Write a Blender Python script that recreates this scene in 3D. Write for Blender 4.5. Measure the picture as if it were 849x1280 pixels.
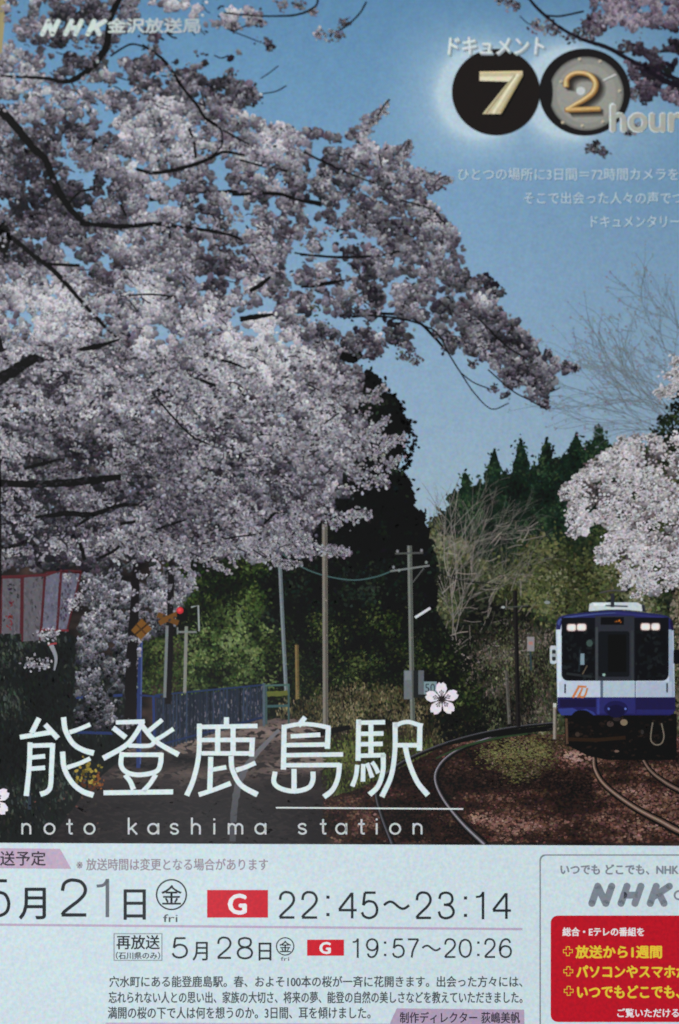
# A printed railway-station poster pinned flat against a wooden board, photographed close up.
# The poster is ONE flat object: every printed area is a flat sheet of ink a few hundredths of a
# millimetre above the paper (so the colours are ink colours, including printed shade and painted-in glare).
import bpy, math, random
import numpy as np
from mathutils import Vector

sc = bpy.context.scene
for o in list(bpy.data.objects):
    bpy.data.objects.remove(o)
C = sc.collection
rng = np.random.default_rng(7)
random.seed(7)

# ------------------------------------------------------------------ camera
PW, PH = 849.0, 1280.0
FPX = 1380.0                       # focal length in photo pixels
PX = 0.00045                       # metres on the poster per photo pixel
DIST = FPX * PX
PITCH = math.radians(5.0)          # phone held a little low, looking slightly up
cam = bpy.data.cameras.new('phone_camera')
cam.sensor_fit = 'VERTICAL'
cam.sensor_height = 36.0
cam.lens = 36.0 * FPX / PH
cam.clip_start = 0.01
cam.clip_end = 50
cam.dof.use_dof = True
cam.dof.focus_distance = DIST * 0.93
cam.dof.aperture_fstop = 3.0
camo = bpy.data.objects.new('phone_camera', cam)
C.objects.link(camo)
camo.location = (0, -DIST, 0)
camo.rotation_euler = (math.radians(90) + PITCH, 0, 0)
sc.camera = camo

# ------------------------------------------------------------------ light
sc.view_settings.view_transform = 'Standard'
sc.view_settings.look = 'None'
sc.view_settings.gamma = 1
sc.view_settings.exposure = 0
w = bpy.data.worlds.new('World')
sc.world = w
w.use_nodes = True
bg = w.node_tree.nodes['Background']
bg.inputs[0].default_value = (0.93, 0.97, 1.0, 1)
bg.inputs[1].default_value = 0.34


def area(name, loc, target, sx, sy, power, col=(1, 1, 1)):
    l = bpy.data.lights.new(name, 'AREA')
    l.shape = 'RECTANGLE'
    l.size, l.size_y = sx, sy
    l.energy = power
    l.color = col
    o = bpy.data.objects.new(name, l)
    C.objects.link(o)
    o.location = loc
    o.rotation_euler = (Vector(target) - Vector(loc)).to_track_quat('-Z', 'Y').to_euler()
    return o


area('ceiling_lamp', (-4.5, -3.0, 2.1), (0, 0, 0), 1.7, 1.7, 366, (1.0, 0.995, 0.98))
area('glare_lamp', (-0.262, -1.53, -0.49), (-0.1, 0, -0.2), 0.08, 0.26, 2.0, (0.92, 0.97, 1.0))  # unseen small lamp, placed so its reflection glares on the lower left

# ------------------------------------------------------------------ helpers
LIGHT = 0.93                       # paper brightness per unit albedo under the lamps


def lin(c):
    c = np.asarray(c, float) / 255.0
    return np.where(c <= 0.04045, c / 12.92, ((c + 0.055) / 1.055) ** 2.4)


SHEEN = 0.0062


def ink_of(c):
    a = np.maximum(lin(c) - SHEEN, 0.0006) / LIGHT
    return np.minimum(a, 0.86)


def at(p, h):
    """photo pixel -> point of the poster plane, h metres above the paper"""
    p = np.asarray(p, float)
    a = (p[:, 0] - PW / 2) / FPX
    b = (PH / 2 - p[:, 1]) / FPX
    dy = math.cos(PITCH) - b * math.sin(PITCH)
    dz = math.sin(PITCH) + b * math.cos(PITCH)
    t = (DIST - h) / dy
    return np.stack([a * t, -h * np.ones_like(t), dz * t], 1)


def make_ink_material():
    m = bpy.data.materials.new('printed_ink')
    m.use_nodes = True
    nt = m.node_tree
    b = nt.nodes['Principled BSDF']
    at_ = nt.nodes.new('ShaderNodeAttribute')
    at_.attribute_name = 'ink'
    tc = nt.nodes.new('ShaderNodeTexCoord')
    n = nt.nodes.new('ShaderNodeTexNoise')
    n.inputs['Scale'].default_value = 520
    n.inputs['Detail'].default_value = 2.5
    n.inputs['Roughness'].default_value = 0.6
    nt.links.new(tc.outputs['Object'], n.inputs['Vector'])
    # print grain: multiply by 1 + k (noise - 0.5) per channel
    s = nt.nodes.new('ShaderNodeVectorMath'); s.operation = 'SUBTRACT'
    s.inputs[1].default_value = (0.5, 0.5, 0.5)
    nt.links.new(n.outputs['Color'], s.inputs[0])
    k = nt.nodes.new('ShaderNodeVectorMath'); k.operation = 'MULTIPLY_ADD'
    k.inputs[1].default_value = (0.78, 0.48, 0.72)
    k.inputs[2].default_value = (1, 1, 1)
    nt.links.new(s.outputs[0], k.inputs[0])
    x = nt.nodes.new('ShaderNodeVectorMath'); x.operation = 'MULTIPLY'
    nt.links.new(at_.outputs['Color'], x.inputs[0])
    nt.links.new(k.outputs[0], x.inputs[1])
    nt.links.new(x.outputs[0], b.inputs['Base Color'])
    b.inputs['Roughness'].default_value = 0.33
    b.inputs['Specular IOR Level'].default_value = 0.24
    return m


INK = make_ink_material()


def make_paper_material():
    m = bpy.data.materials.new('coated_paper')
    m.use_nodes = True
    nt = m.node_tree
    b = nt.nodes['Principled BSDF']
    tc = nt.nodes.new('ShaderNodeTexCoord')
    n = nt.nodes.new('ShaderNodeTexNoise')
    n.inputs['Scale'].default_value = 700
    n.inputs['Detail'].default_value = 3
    r = nt.nodes.new('ShaderNodeValToRGB')
    a = ink_of((203, 219, 226))
    r.color_ramp.elements[0].position = 0.25
    r.color_ramp.elements[1].position = 0.75
    r.color_ramp.elements[0].color = (*(a * 0.95), 1)
    r.color_ramp.elements[1].color = (*(a * 1.04), 1)
    nt.links.new(tc.outputs['Object'], n.inputs['Vector'])
    nt.links.new(n.outputs['Fac'], r.inputs['Fac'])
    nt.links.new(r.outputs['Color'], b.inputs['Base Color'])
    b.inputs['Roughness'].default_value = 0.33
    b.inputs['Specular IOR Level'].default_value = 0.24
    return m


PAPER = make_paper_material()

HEIGHT = [0.00002]


class Print:
    """one printed area: flat faces collected, then linked as ONE mesh object"""

    def __init__(self, name, parent, thick=0.02, label=None):
        self.name, self.parent, self.label = name, parent, label
        self.h0 = HEIGHT[0]
        self.th = thick * 1e-3 * 0.065
        HEIGHT[0] += self.th + 0.0000006
        self.v, self.c, self.loops, self.sizes, self.layer = [], [], [], [], []
        self.nv = 0
        self.k = 0

    def faces(self, verts, cols, idx, sizes, layers):
        """verts Nx2, cols Nx3 (photo colours), idx flat loop list, layers per vertex"""
        verts = np.asarray(verts, float)
        self.v.append(verts)
        self.c.append(np.broadcast_to(np.asarray(cols, float), (len(verts), 3)))
        self.loops.append(np.asarray(idx, np.int64) + self.nv)
        self.sizes.append(np.asarray(sizes, np.int64))
        self.layer.append(self.k + np.asarray(layers, float))
        self.k += float(np.max(layers)) + 1
        self.nv += len(verts)
        return self

    def poly(self, pts, col):
        n = len(pts)
        return self.faces(pts, col, np.arange(n), [n], np.zeros(n))

    def strip(self, L, R, col, col2=None):
        L, R = np.asarray(L, float), np.asarray(R, float)
        n = len(L)
        v = np.concatenate([L, R])
        i = np.arange(n - 1)
        q = np.stack([i, i + 1, n + i + 1, n + i], 1).ravel()
        c = np.broadcast_to(np.asarray(col, float), (2 * n, 3)).copy()
        if col2 is not None:
            t = np.linspace(0, 1, n)[:, None]
            cc = np.asarray(col, float) * (1 - t) + np.asarray(col2, float) * t
            c = np.concatenate([cc, cc])
        return self.faces(v, c, q, np.full(n - 1, 4), np.zeros(2 * n))

    def stroke(self, pts, wd, col, col2=None, curve=True, rough=0.0, cap=False):
        p = smooth(pts) if curve and len(pts) > 2 else np.asarray(pts, float)
        if len(p) == 2 and rough:
            p = p[0] + (p[1] - p[0]) * np.linspace(0, 1, 12)[:, None]
        n = len(p)
        ww = np.asarray(wd, float)
        ww = np.full(n, float(wd)) if ww.ndim == 0 else np.interp(np.linspace(0, 1, n), np.linspace(0, 1, len(ww)), ww)
        if rough:
            ww = ww * (1 + rough * rng.normal(0, 1, n))
            p = p + rng.normal(0, rough, (n, 2)) * ww[:, None] * 0.5
        d = np.gradient(p, axis=0)
        d /= np.linalg.norm(d, axis=1)[:, None] + 1e-9
        nn = np.stack([-d[:, 1], d[:, 0]], 1) * ww[:, None] / 2
        self.strip(p + nn, p - nn, col, col2)
        if cap:
            self.disc(p[0], ww[0] / 2, ww[0] / 2, col)
            self.disc(p[-1], ww[-1] / 2, ww[-1] / 2, col if col2 is None else col2)
        return self

    def disc(self, c, rx, ry, col, n=40, a0=0.0, rot=0.0):
        a = np.linspace(0, 2 * math.pi, n, endpoint=False) + a0
        x, y = rx * np.cos(a), ry * np.sin(a)
        cr, sr = math.cos(rot), math.sin(rot)
        return self.poly(np.stack([c[0] + x * cr - y * sr, c[1] + x * sr + y * cr], 1), col)

    def ring(self, c, r, wd, col, n=48):
        a = np.linspace(0, 2 * math.pi, n + 1)
        u = np.stack([np.cos(a), np.sin(a)], 1)
        return self.strip(np.asarray(c) + u * (r + wd / 2), np.asarray(c) + u * (r - wd / 2), col)

    def rect(self, x0, y0, x1, y1, col):
        return self.poly([(x0, y0), (x1, y0), (x1, y1), (x0, y1)], col)

    def rrect(self, x0, y0, x1, y1, r, col, line=None):
        P = []
        for cx, cy, a in ((x1 - r, y0 + r, -90), (x1 - r, y1 - r, 0), (x0 + r, y1 - r, 90), (x0 + r, y0 + r, 180)):
            for t in np.linspace(0, 90, 7):
                g = math.radians(a + t)
                P.append((cx + r * math.cos(g), cy + r * math.sin(g)))
        if line is None:
            return self.poly(P, col)
        P = np.array(P)
        cen = np.array([(x0 + x1) / 2, (y0 + y1) / 2])
        sx = 1 - line / (x1 - x0) * 2
        sy = 1 - line / (y1 - y0) * 2
        Q = cen + (P - cen) * np.array([sx, sy])
        P, Q = np.vstack([P, P[:1]]), np.vstack([Q, Q[:1]])
        return self.strip(P, Q, col)

    def flakes(self, x, y, r, col, aspect=0.7, ang=None, sides=5, jag=0.28):
        n = len(x)
        if n == 0:
            return self
        a = np.linspace(0, 2 * math.pi, sides, endpoint=False)[None, :] + rng.uniform(0, 6.28, (n, 1))
        rad = np.asarray(r)[:, None] * (1 + rng.uniform(-jag, jag, (n, sides)))
        u, v = rad * np.cos(a), rad * np.sin(a) * np.broadcast_to(aspect, (n,))[:, None]
        th = rng.uniform(0, 3.14, n) if ang is None else np.broadcast_to(ang, (n,)) + rng.normal(0, 0.3, n)
        ct, st = np.cos(th)[:, None], np.sin(th)[:, None]
        X, Y = x[:, None] + u * ct - v * st, y[:, None] + u * st + v * ct
        V = np.stack([X.ravel(), Y.ravel()], 1)
        return self.faces(V, np.repeat(np.asarray(col, float), sides, 0), np.arange(n * sides), np.full(n, sides),
                          np.repeat(np.arange(n), sides))

    def petals(self, x, y, r, B, stops, aspect=0.75, ang=None, sides=6, jag=0.25, tone=0.13, warm=3.0):
        """petal clumps whose printed tone runs softly from vertex to vertex"""
        n = len(x)
        if n == 0:
            return self
        a = np.linspace(0, 2 * math.pi, sides, endpoint=False)[None, :] + rng.uniform(0, 6.28, (n, 1))
        rad = np.asarray(r)[:, None] * (1 + rng.uniform(-jag, jag, (n, sides)))
        u, v = rad * np.cos(a), rad * np.sin(a) * aspect
        th = rng.uniform(0, 3.14, n) if ang is None else np.broadcast_to(ang, (n,)) + rng.normal(0, 0.35, n)
        ct, st = np.cos(th)[:, None], np.sin(th)[:, None]
        dx, dy = u * ct - v * st, u * st + v * ct
        b = np.asarray(B)[:, None] - tone * dy / np.asarray(r)[:, None] + rng.normal(0, tone * .55, (n, sides))
        col = ramp(b.ravel(), stops) + np.repeat(rng.normal(0, warm, (n, 3)), sides, 0)
        V = np.stack([(x[:, None] + dx).ravel(), (y[:, None] + dy).ravel()], 1)
        return self.faces(V, col, np.arange(n * sides), np.full(n, sides), np.repeat(np.arange(n), sides))

    def grid(self, x0, y0, x1, y1, nx, ny, colfun, warp=None):
        gx, gy = np.meshgrid(np.linspace(x0, x1, nx), np.linspace(y0, y1, ny))
        x, y = gx.ravel(), gy.ravel()
        c = colfun(x, y)
        if warp:
            x, y = warp(x, y)
        i, j = np.meshgrid(np.arange(nx - 1), np.arange(ny - 1))
        k = (j * nx + i).ravel()
        q = np.stack([k, k + 1, k + nx + 1, k + nx], 1).ravel()
        return self.faces(np.stack([x, y], 1), c, q, np.full(len(k), 4), np.zeros(nx * ny))

    def text(self, s, x0, y0, x1, y1, col, bold=0.0, thin=0.0, shear=0.0, fade=None, tilt=0.0):
        V, L, S = glyphs(s, thin)
        V = V.copy()
        V[:, 0] += V[:, 1] * shear
        lo, hi = V.min(0), V.max(0)
        V = (V - lo) / np.maximum(hi - lo, 1e-6)
        P = np.stack([x0 + V[:, 0] * (x1 - x0), y1 - V[:, 1] * (y1 - y0) + V[:, 0] * tilt], 1)
        offs = [(0, 0)] if not bold else [(dx * bold, dy * bold) for dx, dy in ((-1, 0), (1, 0), (0, -.8), (0, .8), (0, 0))]
        c = np.broadcast_to(np.asarray(col, float), (len(P), 3))
        if fade is not None:
            t = V[:, :1]
            c = c * (1 - t) + np.asarray(fade, float) * t
        for o in offs:
            self.faces(P + np.array(o), c, L, S, np.zeros(len(P)))
        return self

    def build(self):
        v = np.concatenate(self.v)
        c = np.concatenate(self.c)
        lay = np.concatenate(self.layer)
        h = self.h0 + self.th * lay / max(self.k, 1.0)
        co = at(v, h)
        lo = np.concatenate(self.loops)
        sz = np.concatenate(self.sizes)
        me = bpy.data.meshes.new(self.name)
        me.vertices.add(len(co))
        me.vertices.foreach_set('co', co.astype(np.float32).ravel())
        me.loops.add(len(lo))
        me.loops.foreach_set('vertex_index', lo.astype(np.int32))
        me.polygons.add(len(sz))
        me.polygons.foreach_set('loop_start', np.concatenate([[0], np.cumsum(sz)[:-1]]).astype(np.int32))
        me.polygons.foreach_set('loop_total', sz.astype(np.int32))
        me.update(calc_edges=True)
        me.validate()
        ca = me.color_attributes.new('ink', 'FLOAT_COLOR', 'POINT')
        rgba = np.ones((len(co), 4), np.float32)
        rgba[:, :3] = ink_of(np.clip(c, 0, 255))
        ca.data.foreach_set('color', rgba.ravel())
        me.materials.append(INK)
        o = bpy.data.objects.new(self.name, me)
        C.objects.link(o)
        o.parent = self.parent
        if self.label:
            o['label'] = self.label
        return o


_glyph = {}


def glyphs(s, thin=0.0):
    """the outline of a line of writing in Blender's own built-in font"""
    if (s, thin) not in _glyph:
        cu = bpy.data.curves.new('lettering', 'FONT')
        cu.body = s
        cu.offset = thin
        cu.resolution_u = 3
        o = bpy.data.objects.new('lettering', cu)
        C.objects.link(o)
        bpy.context.view_layer.update()
        dg = bpy.context.evaluated_depsgraph_get()
        m = bpy.data.meshes.new_from_object(o.evaluated_get(dg))
        V = np.array([v.co[:2] for v in m.vertices])
        L = np.array([i for p in m.polygons for i in p.vertices])
        S = np.array([len(p.vertices) for p in m.polygons])
        bpy.data.objects.remove(o)
        bpy.data.curves.remove(cu)
        bpy.data.meshes.remove(m)
        _glyph[(s, thin)] = (V, L, S)
    return _glyph[(s, thin)]


def smooth(pts, per=8):
    p = np.asarray(pts, float)
    q = np.vstack([2 * p[0] - p[1], p, 2 * p[-1] - p[-2]])
    out = []
    for i in range(1, len(q) - 2):
        t = np.linspace(0, 1, per, endpoint=False)[:, None]
        a, b, c, d = q[i - 1], q[i], q[i + 1], q[i + 2]
        out.append(0.5 * (2 * b + (c - a) * t + (2 * a - 5 * b + 4 * c - d) * t ** 2 + (3 * b - a - 3 * c + d) * t ** 3))
    out.append(p[-1:])
    return np.vstack(out)


_tab = rng.uniform(0, 1, (256, 256))


def vnoise(x, y, s, seed=0):
    x = np.asarray(x, float) / s + seed * 17.3 + 512
    y = np.asarray(y, float) / s + seed * 9.7 + 512
    xi, yi = np.floor(x).astype(int), np.floor(y).astype(int)
    fx, fy = x - xi, y - yi
    fx, fy = fx * fx * (3 - 2 * fx), fy * fy * (3 - 2 * fy)
    g = lambda a, b: _tab[a % 256, b % 256]
    return (g(xi, yi) * (1 - fx) + g(xi + 1, yi) * fx) * (1 - fy) + (g(xi, yi + 1) * (1 - fx) + g(xi + 1, yi + 1) * fx) * fy


def fbm(x, y, s, seed=0):
    return (vnoise(x, y, s, seed) + .5 * vnoise(x, y, s / 2, seed + 1) + .25 * vnoise(x, y, s / 4, seed + 2)) / 1.75


def inside(x, y, poly):
    poly = np.asarray(poly, float)
    r = np.zeros(len(x), bool)
    j = len(poly) - 1
    for i in range(len(poly)):
        xi, yi = poly[i]
        xj, yj = poly[j]
        c = ((yi > y) != (yj > y)) & (x < (xj - xi) * (y - yi) / (yj - yi + 1e-12) + xi)
        r ^= c
        j = i
    return r


def sample(poly, n):
    p = np.asarray(poly, float)
    lo, hi = p.min(0), p.max(0)
    X, Y = [], []
    got = 0
    while got < n:
        x, y = rng.uniform(lo[0], hi[0], n * 2), rng.uniform(lo[1], hi[1], n * 2)
        k = inside(x, y, p)
        X.append(x[k]); Y.append(y[k])
        got += k.sum()
    return np.concatenate(X)[:n], np.concatenate(Y)[:n]


def area_of(poly):
    p = np.asarray(poly, float)
    x, y = p[:, 0], p[:, 1]
    return abs(np.dot(x, np.roll(y, 1)) - np.dot(y, np.roll(x, 1))) / 2


def ramp(b, stops):
    t = np.array([s[0] for s in stops])
    c = np.array([s[1] for s in stops], float)
    b = np.clip(b, t[0], t[-1])
    return np.stack([np.interp(b, t, c[:, k]) for k in range(3)], 1)


def rough_outline(poly, amp, step=5, seed=3):
    """an outline broken up into small irregular teeth"""
    p = np.asarray(poly, float)
    p = np.vstack([p, p[:1]])
    out = []
    for a, b in zip(p[:-1], p[1:]):
        n = max(1, int(np.linalg.norm(b - a) / step))
        out.append(a + (b - a) * np.linspace(0, 1, n, endpoint=False)[:, None])
    o = np.vstack(out)
    return o + rng.normal(0, amp, o.shape)


def foliage(pr, poly, stops, cover=1.6, size=(1.5, 3.4), scale=26, contrast=1.0, bias=0.0, seed=1, lit=None, aspect=0.6, ang=None, edge=4.0):
    A = area_of(poly)
    n = int(A * cover / (math.pi * (np.mean(size) ** 2) * .6))
    x, y = sample(poly, n)
    b = 0.5 + bias + contrast * 1.5 * (fbm(x, y, scale, seed) - .5) + rng.normal(0, .16, n) * contrast
    if lit:
        for lx, ly, lr, ld in lit:
            b += ld * np.exp(-((x - lx) ** 2 + (y - ly) ** 2) / (2 * lr * lr))
    x = x + rng.normal(0, edge, n); y = y + rng.normal(0, edge, n)
    r = rng.uniform(size[0], size[1], n)
    col = ramp(b, stops) * (1 + rng.normal(0, .07, (n, 1))) + rng.normal(0, 3.0, (n, 3))
    pr.flakes(x, y, r, col, aspect=aspect, ang=ang)
    return pr


# ------------------------------------------------------------------ the board behind
def make_board():
    m = bpy.data.materials.new('pale_wood_board')
    m.use_nodes = True
    nt = m.node_tree
    b = nt.nodes['Principled BSDF']
    tc = nt.nodes.new('ShaderNodeTexCoord')
    mp = nt.nodes.new('ShaderNodeMapping')
    mp.inputs['Scale'].default_value = (34, 1, 3)
    n = nt.nodes.new('ShaderNodeTexNoise')
    n.inputs['Scale'].default_value = 5
    n.inputs['Detail'].default_value = 6
    r = nt.nodes.new('ShaderNodeValToRGB')
    r.color_ramp.elements[0].color = (*lin((118, 104, 62)), 1)
    r.color_ramp.elements[1].color = (*lin((172, 160, 112)), 1)
    nt.links.new(tc.outputs['Object'], mp.inputs['Vector'])
    nt.links.new(mp.outputs['Vector'], n.inputs['Vector'])
    nt.links.new(n.outputs['Fac'], r.inputs['Fac'])
    nt.links.new(r.outputs['Color'], b.inputs['Base Color'])
    b.inputs['Roughness'].default_value = 0.5
    me = bpy.data.meshes.new('wall')
    X, Z, Y0, Y1 = 1.2, 1.2, 0.0012, 0.03
    v = [(-X, Y0, -Z), (X, Y0, -Z), (X, Y0, Z), (-X, Y0, Z), (-X, Y1, -Z), (X, Y1, -Z), (X, Y1, Z), (-X, Y1, Z)]
    f = [(0, 1, 2, 3), (5, 4, 7, 6), (4, 0, 3, 7), (1, 5, 6, 2), (3, 2, 6, 7), (4, 5, 1, 0)]
    me.from_pydata(v, [], f)
    me.materials.append(m)
    o = bpy.data.objects.new('wall', me)
    C.objects.link(o)
    o['kind'] = 'structure'


make_board()

# ------------------------------------------------------------------ the poster
poster = bpy.data.objects.new('poster', None)
C.objects.link(poster)
poster.empty_display_size = 0.05
poster['label'] = 'glossy station poster with cherry blossom, a blue and white train and white title characters'
poster['category'] = 'poster'
bpy.context.view_layer.update()

LEFT = np.array([(9, -14), (8, 0), (4, 50), (0, 100), (-5, 200), (-12, 500), (-20, 800), (-29, 1280), (-30, 1300)], float)
RIGHT_T, RIGHT_B = 905.0, 935.0


def lx(y):
    return np.interp(y, LEFT[:, 1], LEFT[:, 0])


def rx(y):
    return RIGHT_T + (RIGHT_B - RIGHT_T) * (np.asarray(y, float) + 14) / 1314


def paper():
    ys = np.linspace(-14, 1300, 40)
    outline = np.concatenate([np.stack([rx(ys), ys], 1), np.stack([lx(ys), ys], 1)[::-1]])
    n = len(outline)
    f, b = at(outline, 0.0), at(outline, -0.0006)
    me = bpy.data.meshes.new('paper_sheet')
    me.from_pydata([tuple(p) for p in np.vstack([f, b])], [],
                   [tuple(range(n)), tuple(range(2 * n - 1, n - 1, -1))] + [(i, n + i, n + (i + 1) % n, (i + 1) % n) for i in range(n)])
    me.materials.append(PAPER)
    o = bpy.data.objects.new('paper_sheet', me)
    C.objects.link(o)
    o.parent = poster


paper()

EDGE_Y = 1055.5                     # where the printed picture meets the white panel


def edge_y(x):
    return 1053.5 + (np.asarray(x, float)) * 0.0045


# ---------------- sky
def sky_col(x, y):
    t = np.clip(y / 640, 0, 1)
    c = ramp(t, [(0, (94, 136, 172)), (.14, (104, 146, 181)), (.3, (116, 154, 187)), (.55, (130, 163, 192)), (.8, (141, 169, 193)), (1, (152, 175, 191))])
    c = c * (1 - 0.05 * np.clip((x - 600) / 250, 0, 1))[:, None]
    # printed pale glow round the two clock discs
    d = np.minimum(np.hypot(x - 620, (y - 116)), np.hypot(x - 731, (y - 116))) - 55
    d2 = np.hypot(np.maximum(np.abs(x - 690) - 110, 0), np.maximum(np.abs(y - 118) - 20, 0))
    g = 0.58 * np.exp(-np.maximum(d, 0) / 12.0) * (d > -30) + 0.17 * np.exp(-(np.maximum(d2 - 35, 0) / 45) ** 2)
    g = np.clip(g, 0, .9)[:, None]
    c = c * (1 - g) + np.array([205, 221, 228]) * g
    return c + ((fbm(x, y, 9, 5) - .5) * 7)[:, None]


def sheet_warp(x, y):
    u = x / 935.0
    return lx(y) + u * (rx(y) - lx(y)), y


Print('printed_sky', poster, .01).grid(0, -14, 935, 760, 300, 250, sky_col, None if False else sheet_warp).build()

# ---------------- ground under everything (road, ballast and bank)
def ground_col(x, y):
    n = fbm(x, y * 2.2, 22, 4)
    c = ramp(n, [(0.2, (22, 20, 21)), (.5, (40, 34, 33)), (.8, (66, 53, 48))])
    return c


def pic_warp(x, y):
    xx, yy = sheet_warp(x, y)
    t = np.clip((yy - 900) / (1055 - 900), 0, 1)
    return xx, yy * (1 - t) + (900 + t * (edge_y(xx) - 900)) * t if False else np.where(yy > 1054, edge_y(xx), yy)


Print('printed_ground', poster, .01).grid(0, 662, 935, 1055, 240, 120, ground_col, pic_warp).build()

# ---------------- wooded hillside
GREEN_DARK = [(0, (10, 14, 13)), (.4, (20, 27, 21)), (.7, (36, 46, 31)), (1, (62, 74, 44))]
hill = [(536, 655), (560, 640), (590, 634), (640, 628), (700, 618), (740, 600), (790, 570), (850, 545), (915, 530), (925, 960), (700, 925), (540, 915)]
p = Print('printed_hillside', poster, .05)
p.poly(rough_outline(hill, 2.5), (46, 49, 38))
foliage(p, hill, [(0, (14, 17, 15)), (.3, (33, 39, 28)), (.55, (59, 66, 45)), (.8, (90, 94, 66)), (1, (126, 126, 102))], cover=3.0, size=(1.4, 4.0), scale=38, seed=3,
        lit=[(690, 720, 35, .16), (600, 760, 22, -.35), (640, 640, 22, -.35), (690, 620, 30, -.4), (720, 690, 16, -.4), (640, 860, 40, -.1),
             (665, 770, 22, -.3), (590, 870, 25, -.55), (600, 700, 25, .04), (840, 800, 30, .1), (760, 640, 40, .1), (575, 690, 18, .1)])
p.build()

forest = [(556, 650), (572, 616), (600, 606), (632, 592), (668, 586), (700, 572), (730, 560), (770, 556), (810, 560), (815, 660), (760, 690), (690, 705), (640, 720), (600, 690)]
p = Print('printed_woodland', poster, .03, 'dark green wooded slope behind the conifers')
p.poly(rough_outline(forest, 2.5), (24, 33, 25))
foliage(p, forest, [(0, (13, 18, 16)), (.45, (26, 36, 27)), (.75, (46, 56, 36)), (1, (72, 80, 50))], cover=2, size=(1.2, 3.2), scale=20, seed=71, edge=3)
p.build()
CON = [(0, (12, 19, 17)), (.45, (22, 36, 28)), (.75, (36, 56, 40)), (1, (58, 78, 52))]
for (tx, ty, hw, by) in [(760, 556, 26, 660), (706, 566, 20, 660), (668, 580, 18, 670), (632, 588, 18, 670), (600, 600, 18, 670), (568, 612, 18, 670), (749, 529, 26, 650), (720, 540, 25, 670), (736, 552, 20, 650), (683, 547, 24, 700), (582, 591, 20, 660), (618, 559, 28, 700), (651, 548, 25, 720)]:
    L_, R_ = [], []
    H = by - ty
    m = 15
    for i in range(m + 1):
        t = i / m
        ww = hw * (t ** .7) * (1 if i % 2 else .88) * (1 + .25 * math.sin(i * 1.7 + tx)) + .8
        L_.append((tx - ww * rng.uniform(.62, 1.25), ty + H * t * .97 + rng.uniform(-2, 2)))
        R_.append((tx + ww * rng.uniform(.62, 1.25), ty + H * t * .97 + rng.uniform(-2, 2)))
    poly = L_ + R_[::-1]
    p = Print('printed_conifer', poster, .02)
    p.poly(poly, (21, 33, 26))
    foliage(p, poly, CON, cover=1.5, size=(1.2, 2.9), scale=16, seed=int(tx) % 50, edge=3.0, bias=-.05,
            lit=[(tx + hw * .4, ty + 40, hw * .5, .15), (tx - hw * .5, ty + 70, hw * .6, -.2)])
    p.build()

# yellow-green bushes in front of the conifers
p = Print('printed_bush', poster, .03, 'yellow-green bush on the slope below the conifers')
by = [(628, 700), (650, 680), (690, 668), (712, 690), (735, 702), (770, 700), (772, 745), (735, 765), (690, 770), (640, 758), (618, 735)]
foliage(p, by, [(0, (26, 27, 18)), (.35, (50, 56, 34)), (.7, (78, 84, 50)), (1, (108, 110, 74))], cover=2.0, bias=.02, contrast=1.2, size=(1.2, 3.2), scale=24, seed=8, edge=8)
p.build()
p = Print('printed_bush', poster, .03, 'tan scrub beside the right end of the train')
foliage(p, [(838, 735), (915, 720), (920, 930), (843, 930), (848, 800)], [(0, (30, 26, 22)), (.5, (86, 78, 64)), (1, (140, 132, 115))], cover=2, size=(1.2, 3.2), scale=20, seed=9, edge=3)
p.build()


# ---------------- bare trees
def twigs(pr, x, y, ang, length, wd, depth, col, spread=.5, tips=None, bend=0.0):
    n = 6
    pts = [(x, y)]
    a = ang
    for i in range(n):
        a += rng.normal(0, .10) + bend
        x += math.cos(a) * length / n
        y += math.sin(a) * length / n
        pts.append((x, y))
        if depth > 0 and i >= 1:
            for sgn in ((1, -1) if rng.uniform() < .5 else (rng.choice([-1, 1]),)):
                if rng.uniform() < .8:
                    twigs(pr, x, y, a + sgn * rng.uniform(.25, spread), length * rng.uniform(.42, .66), wd * .62, depth - 1, col, spread, tips, bend * .5)
    cc = np.array(col) * rng.uniform(.82, 1.15)
    pr.stroke(pts, [wd, wd * .55], cc, curve=False)
    if depth == 0 and tips is not None:
        k = 2
        pr.flakes(np.array([pts[-1][0]] * k) + rng.normal(0, 1.5, k), np.array([pts[-1][1]] * k) + rng.normal(0, 1.5, k), rng.uniform(.8, 1.6, k),
                  np.array(tips) + rng.normal(0, 10, (k, 3)))


p = Print('printed_bare_tree', poster, .05, 'pale leafless tree at the foot of the conifer slope')
for (x, y, a, l, wd) in [(562, 850, -1.57, 165, 4.6), (564, 745, -1.25, 100, 2.2), (556, 740, -1.8, 85, 2.0), (566, 770, -.8, 95, 1.8), (600, 790, -1.2, 80, 1.6), (570, 700, -.6, 80, 1.6), (600, 735, -.4, 72, 1.4), (585, 700, -1.0, 70, 1.4), (600, 680, -.7, 60, 1.2)]:
    twigs(p, x, y, a, l * .92, wd * .42, 2, (120, 115, 109), .6)
for i in range(190):
    x0, y0 = rng.uniform(552, 660), rng.uniform(655, 860)
    a_, l_ = rng.normal(-.7, .5), rng.uniform(7, 26)
    p.stroke([(x0, y0), (x0 + math.cos(a_) * l_ * .5, y0 + math.sin(a_) * l_ * .5 + rng.normal(0, 1)), (x0 + math.cos(a_) * l_, y0 + math.sin(a_) * l_)], rng.uniform(.5, 1.1), np.array((130, 122, 116)) * rng.uniform(.5, 1.2))
p.build()
p = Print('printed_bare_tree', poster, .05, 'fine twigged bare tree against the sky at the right edge')
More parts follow.
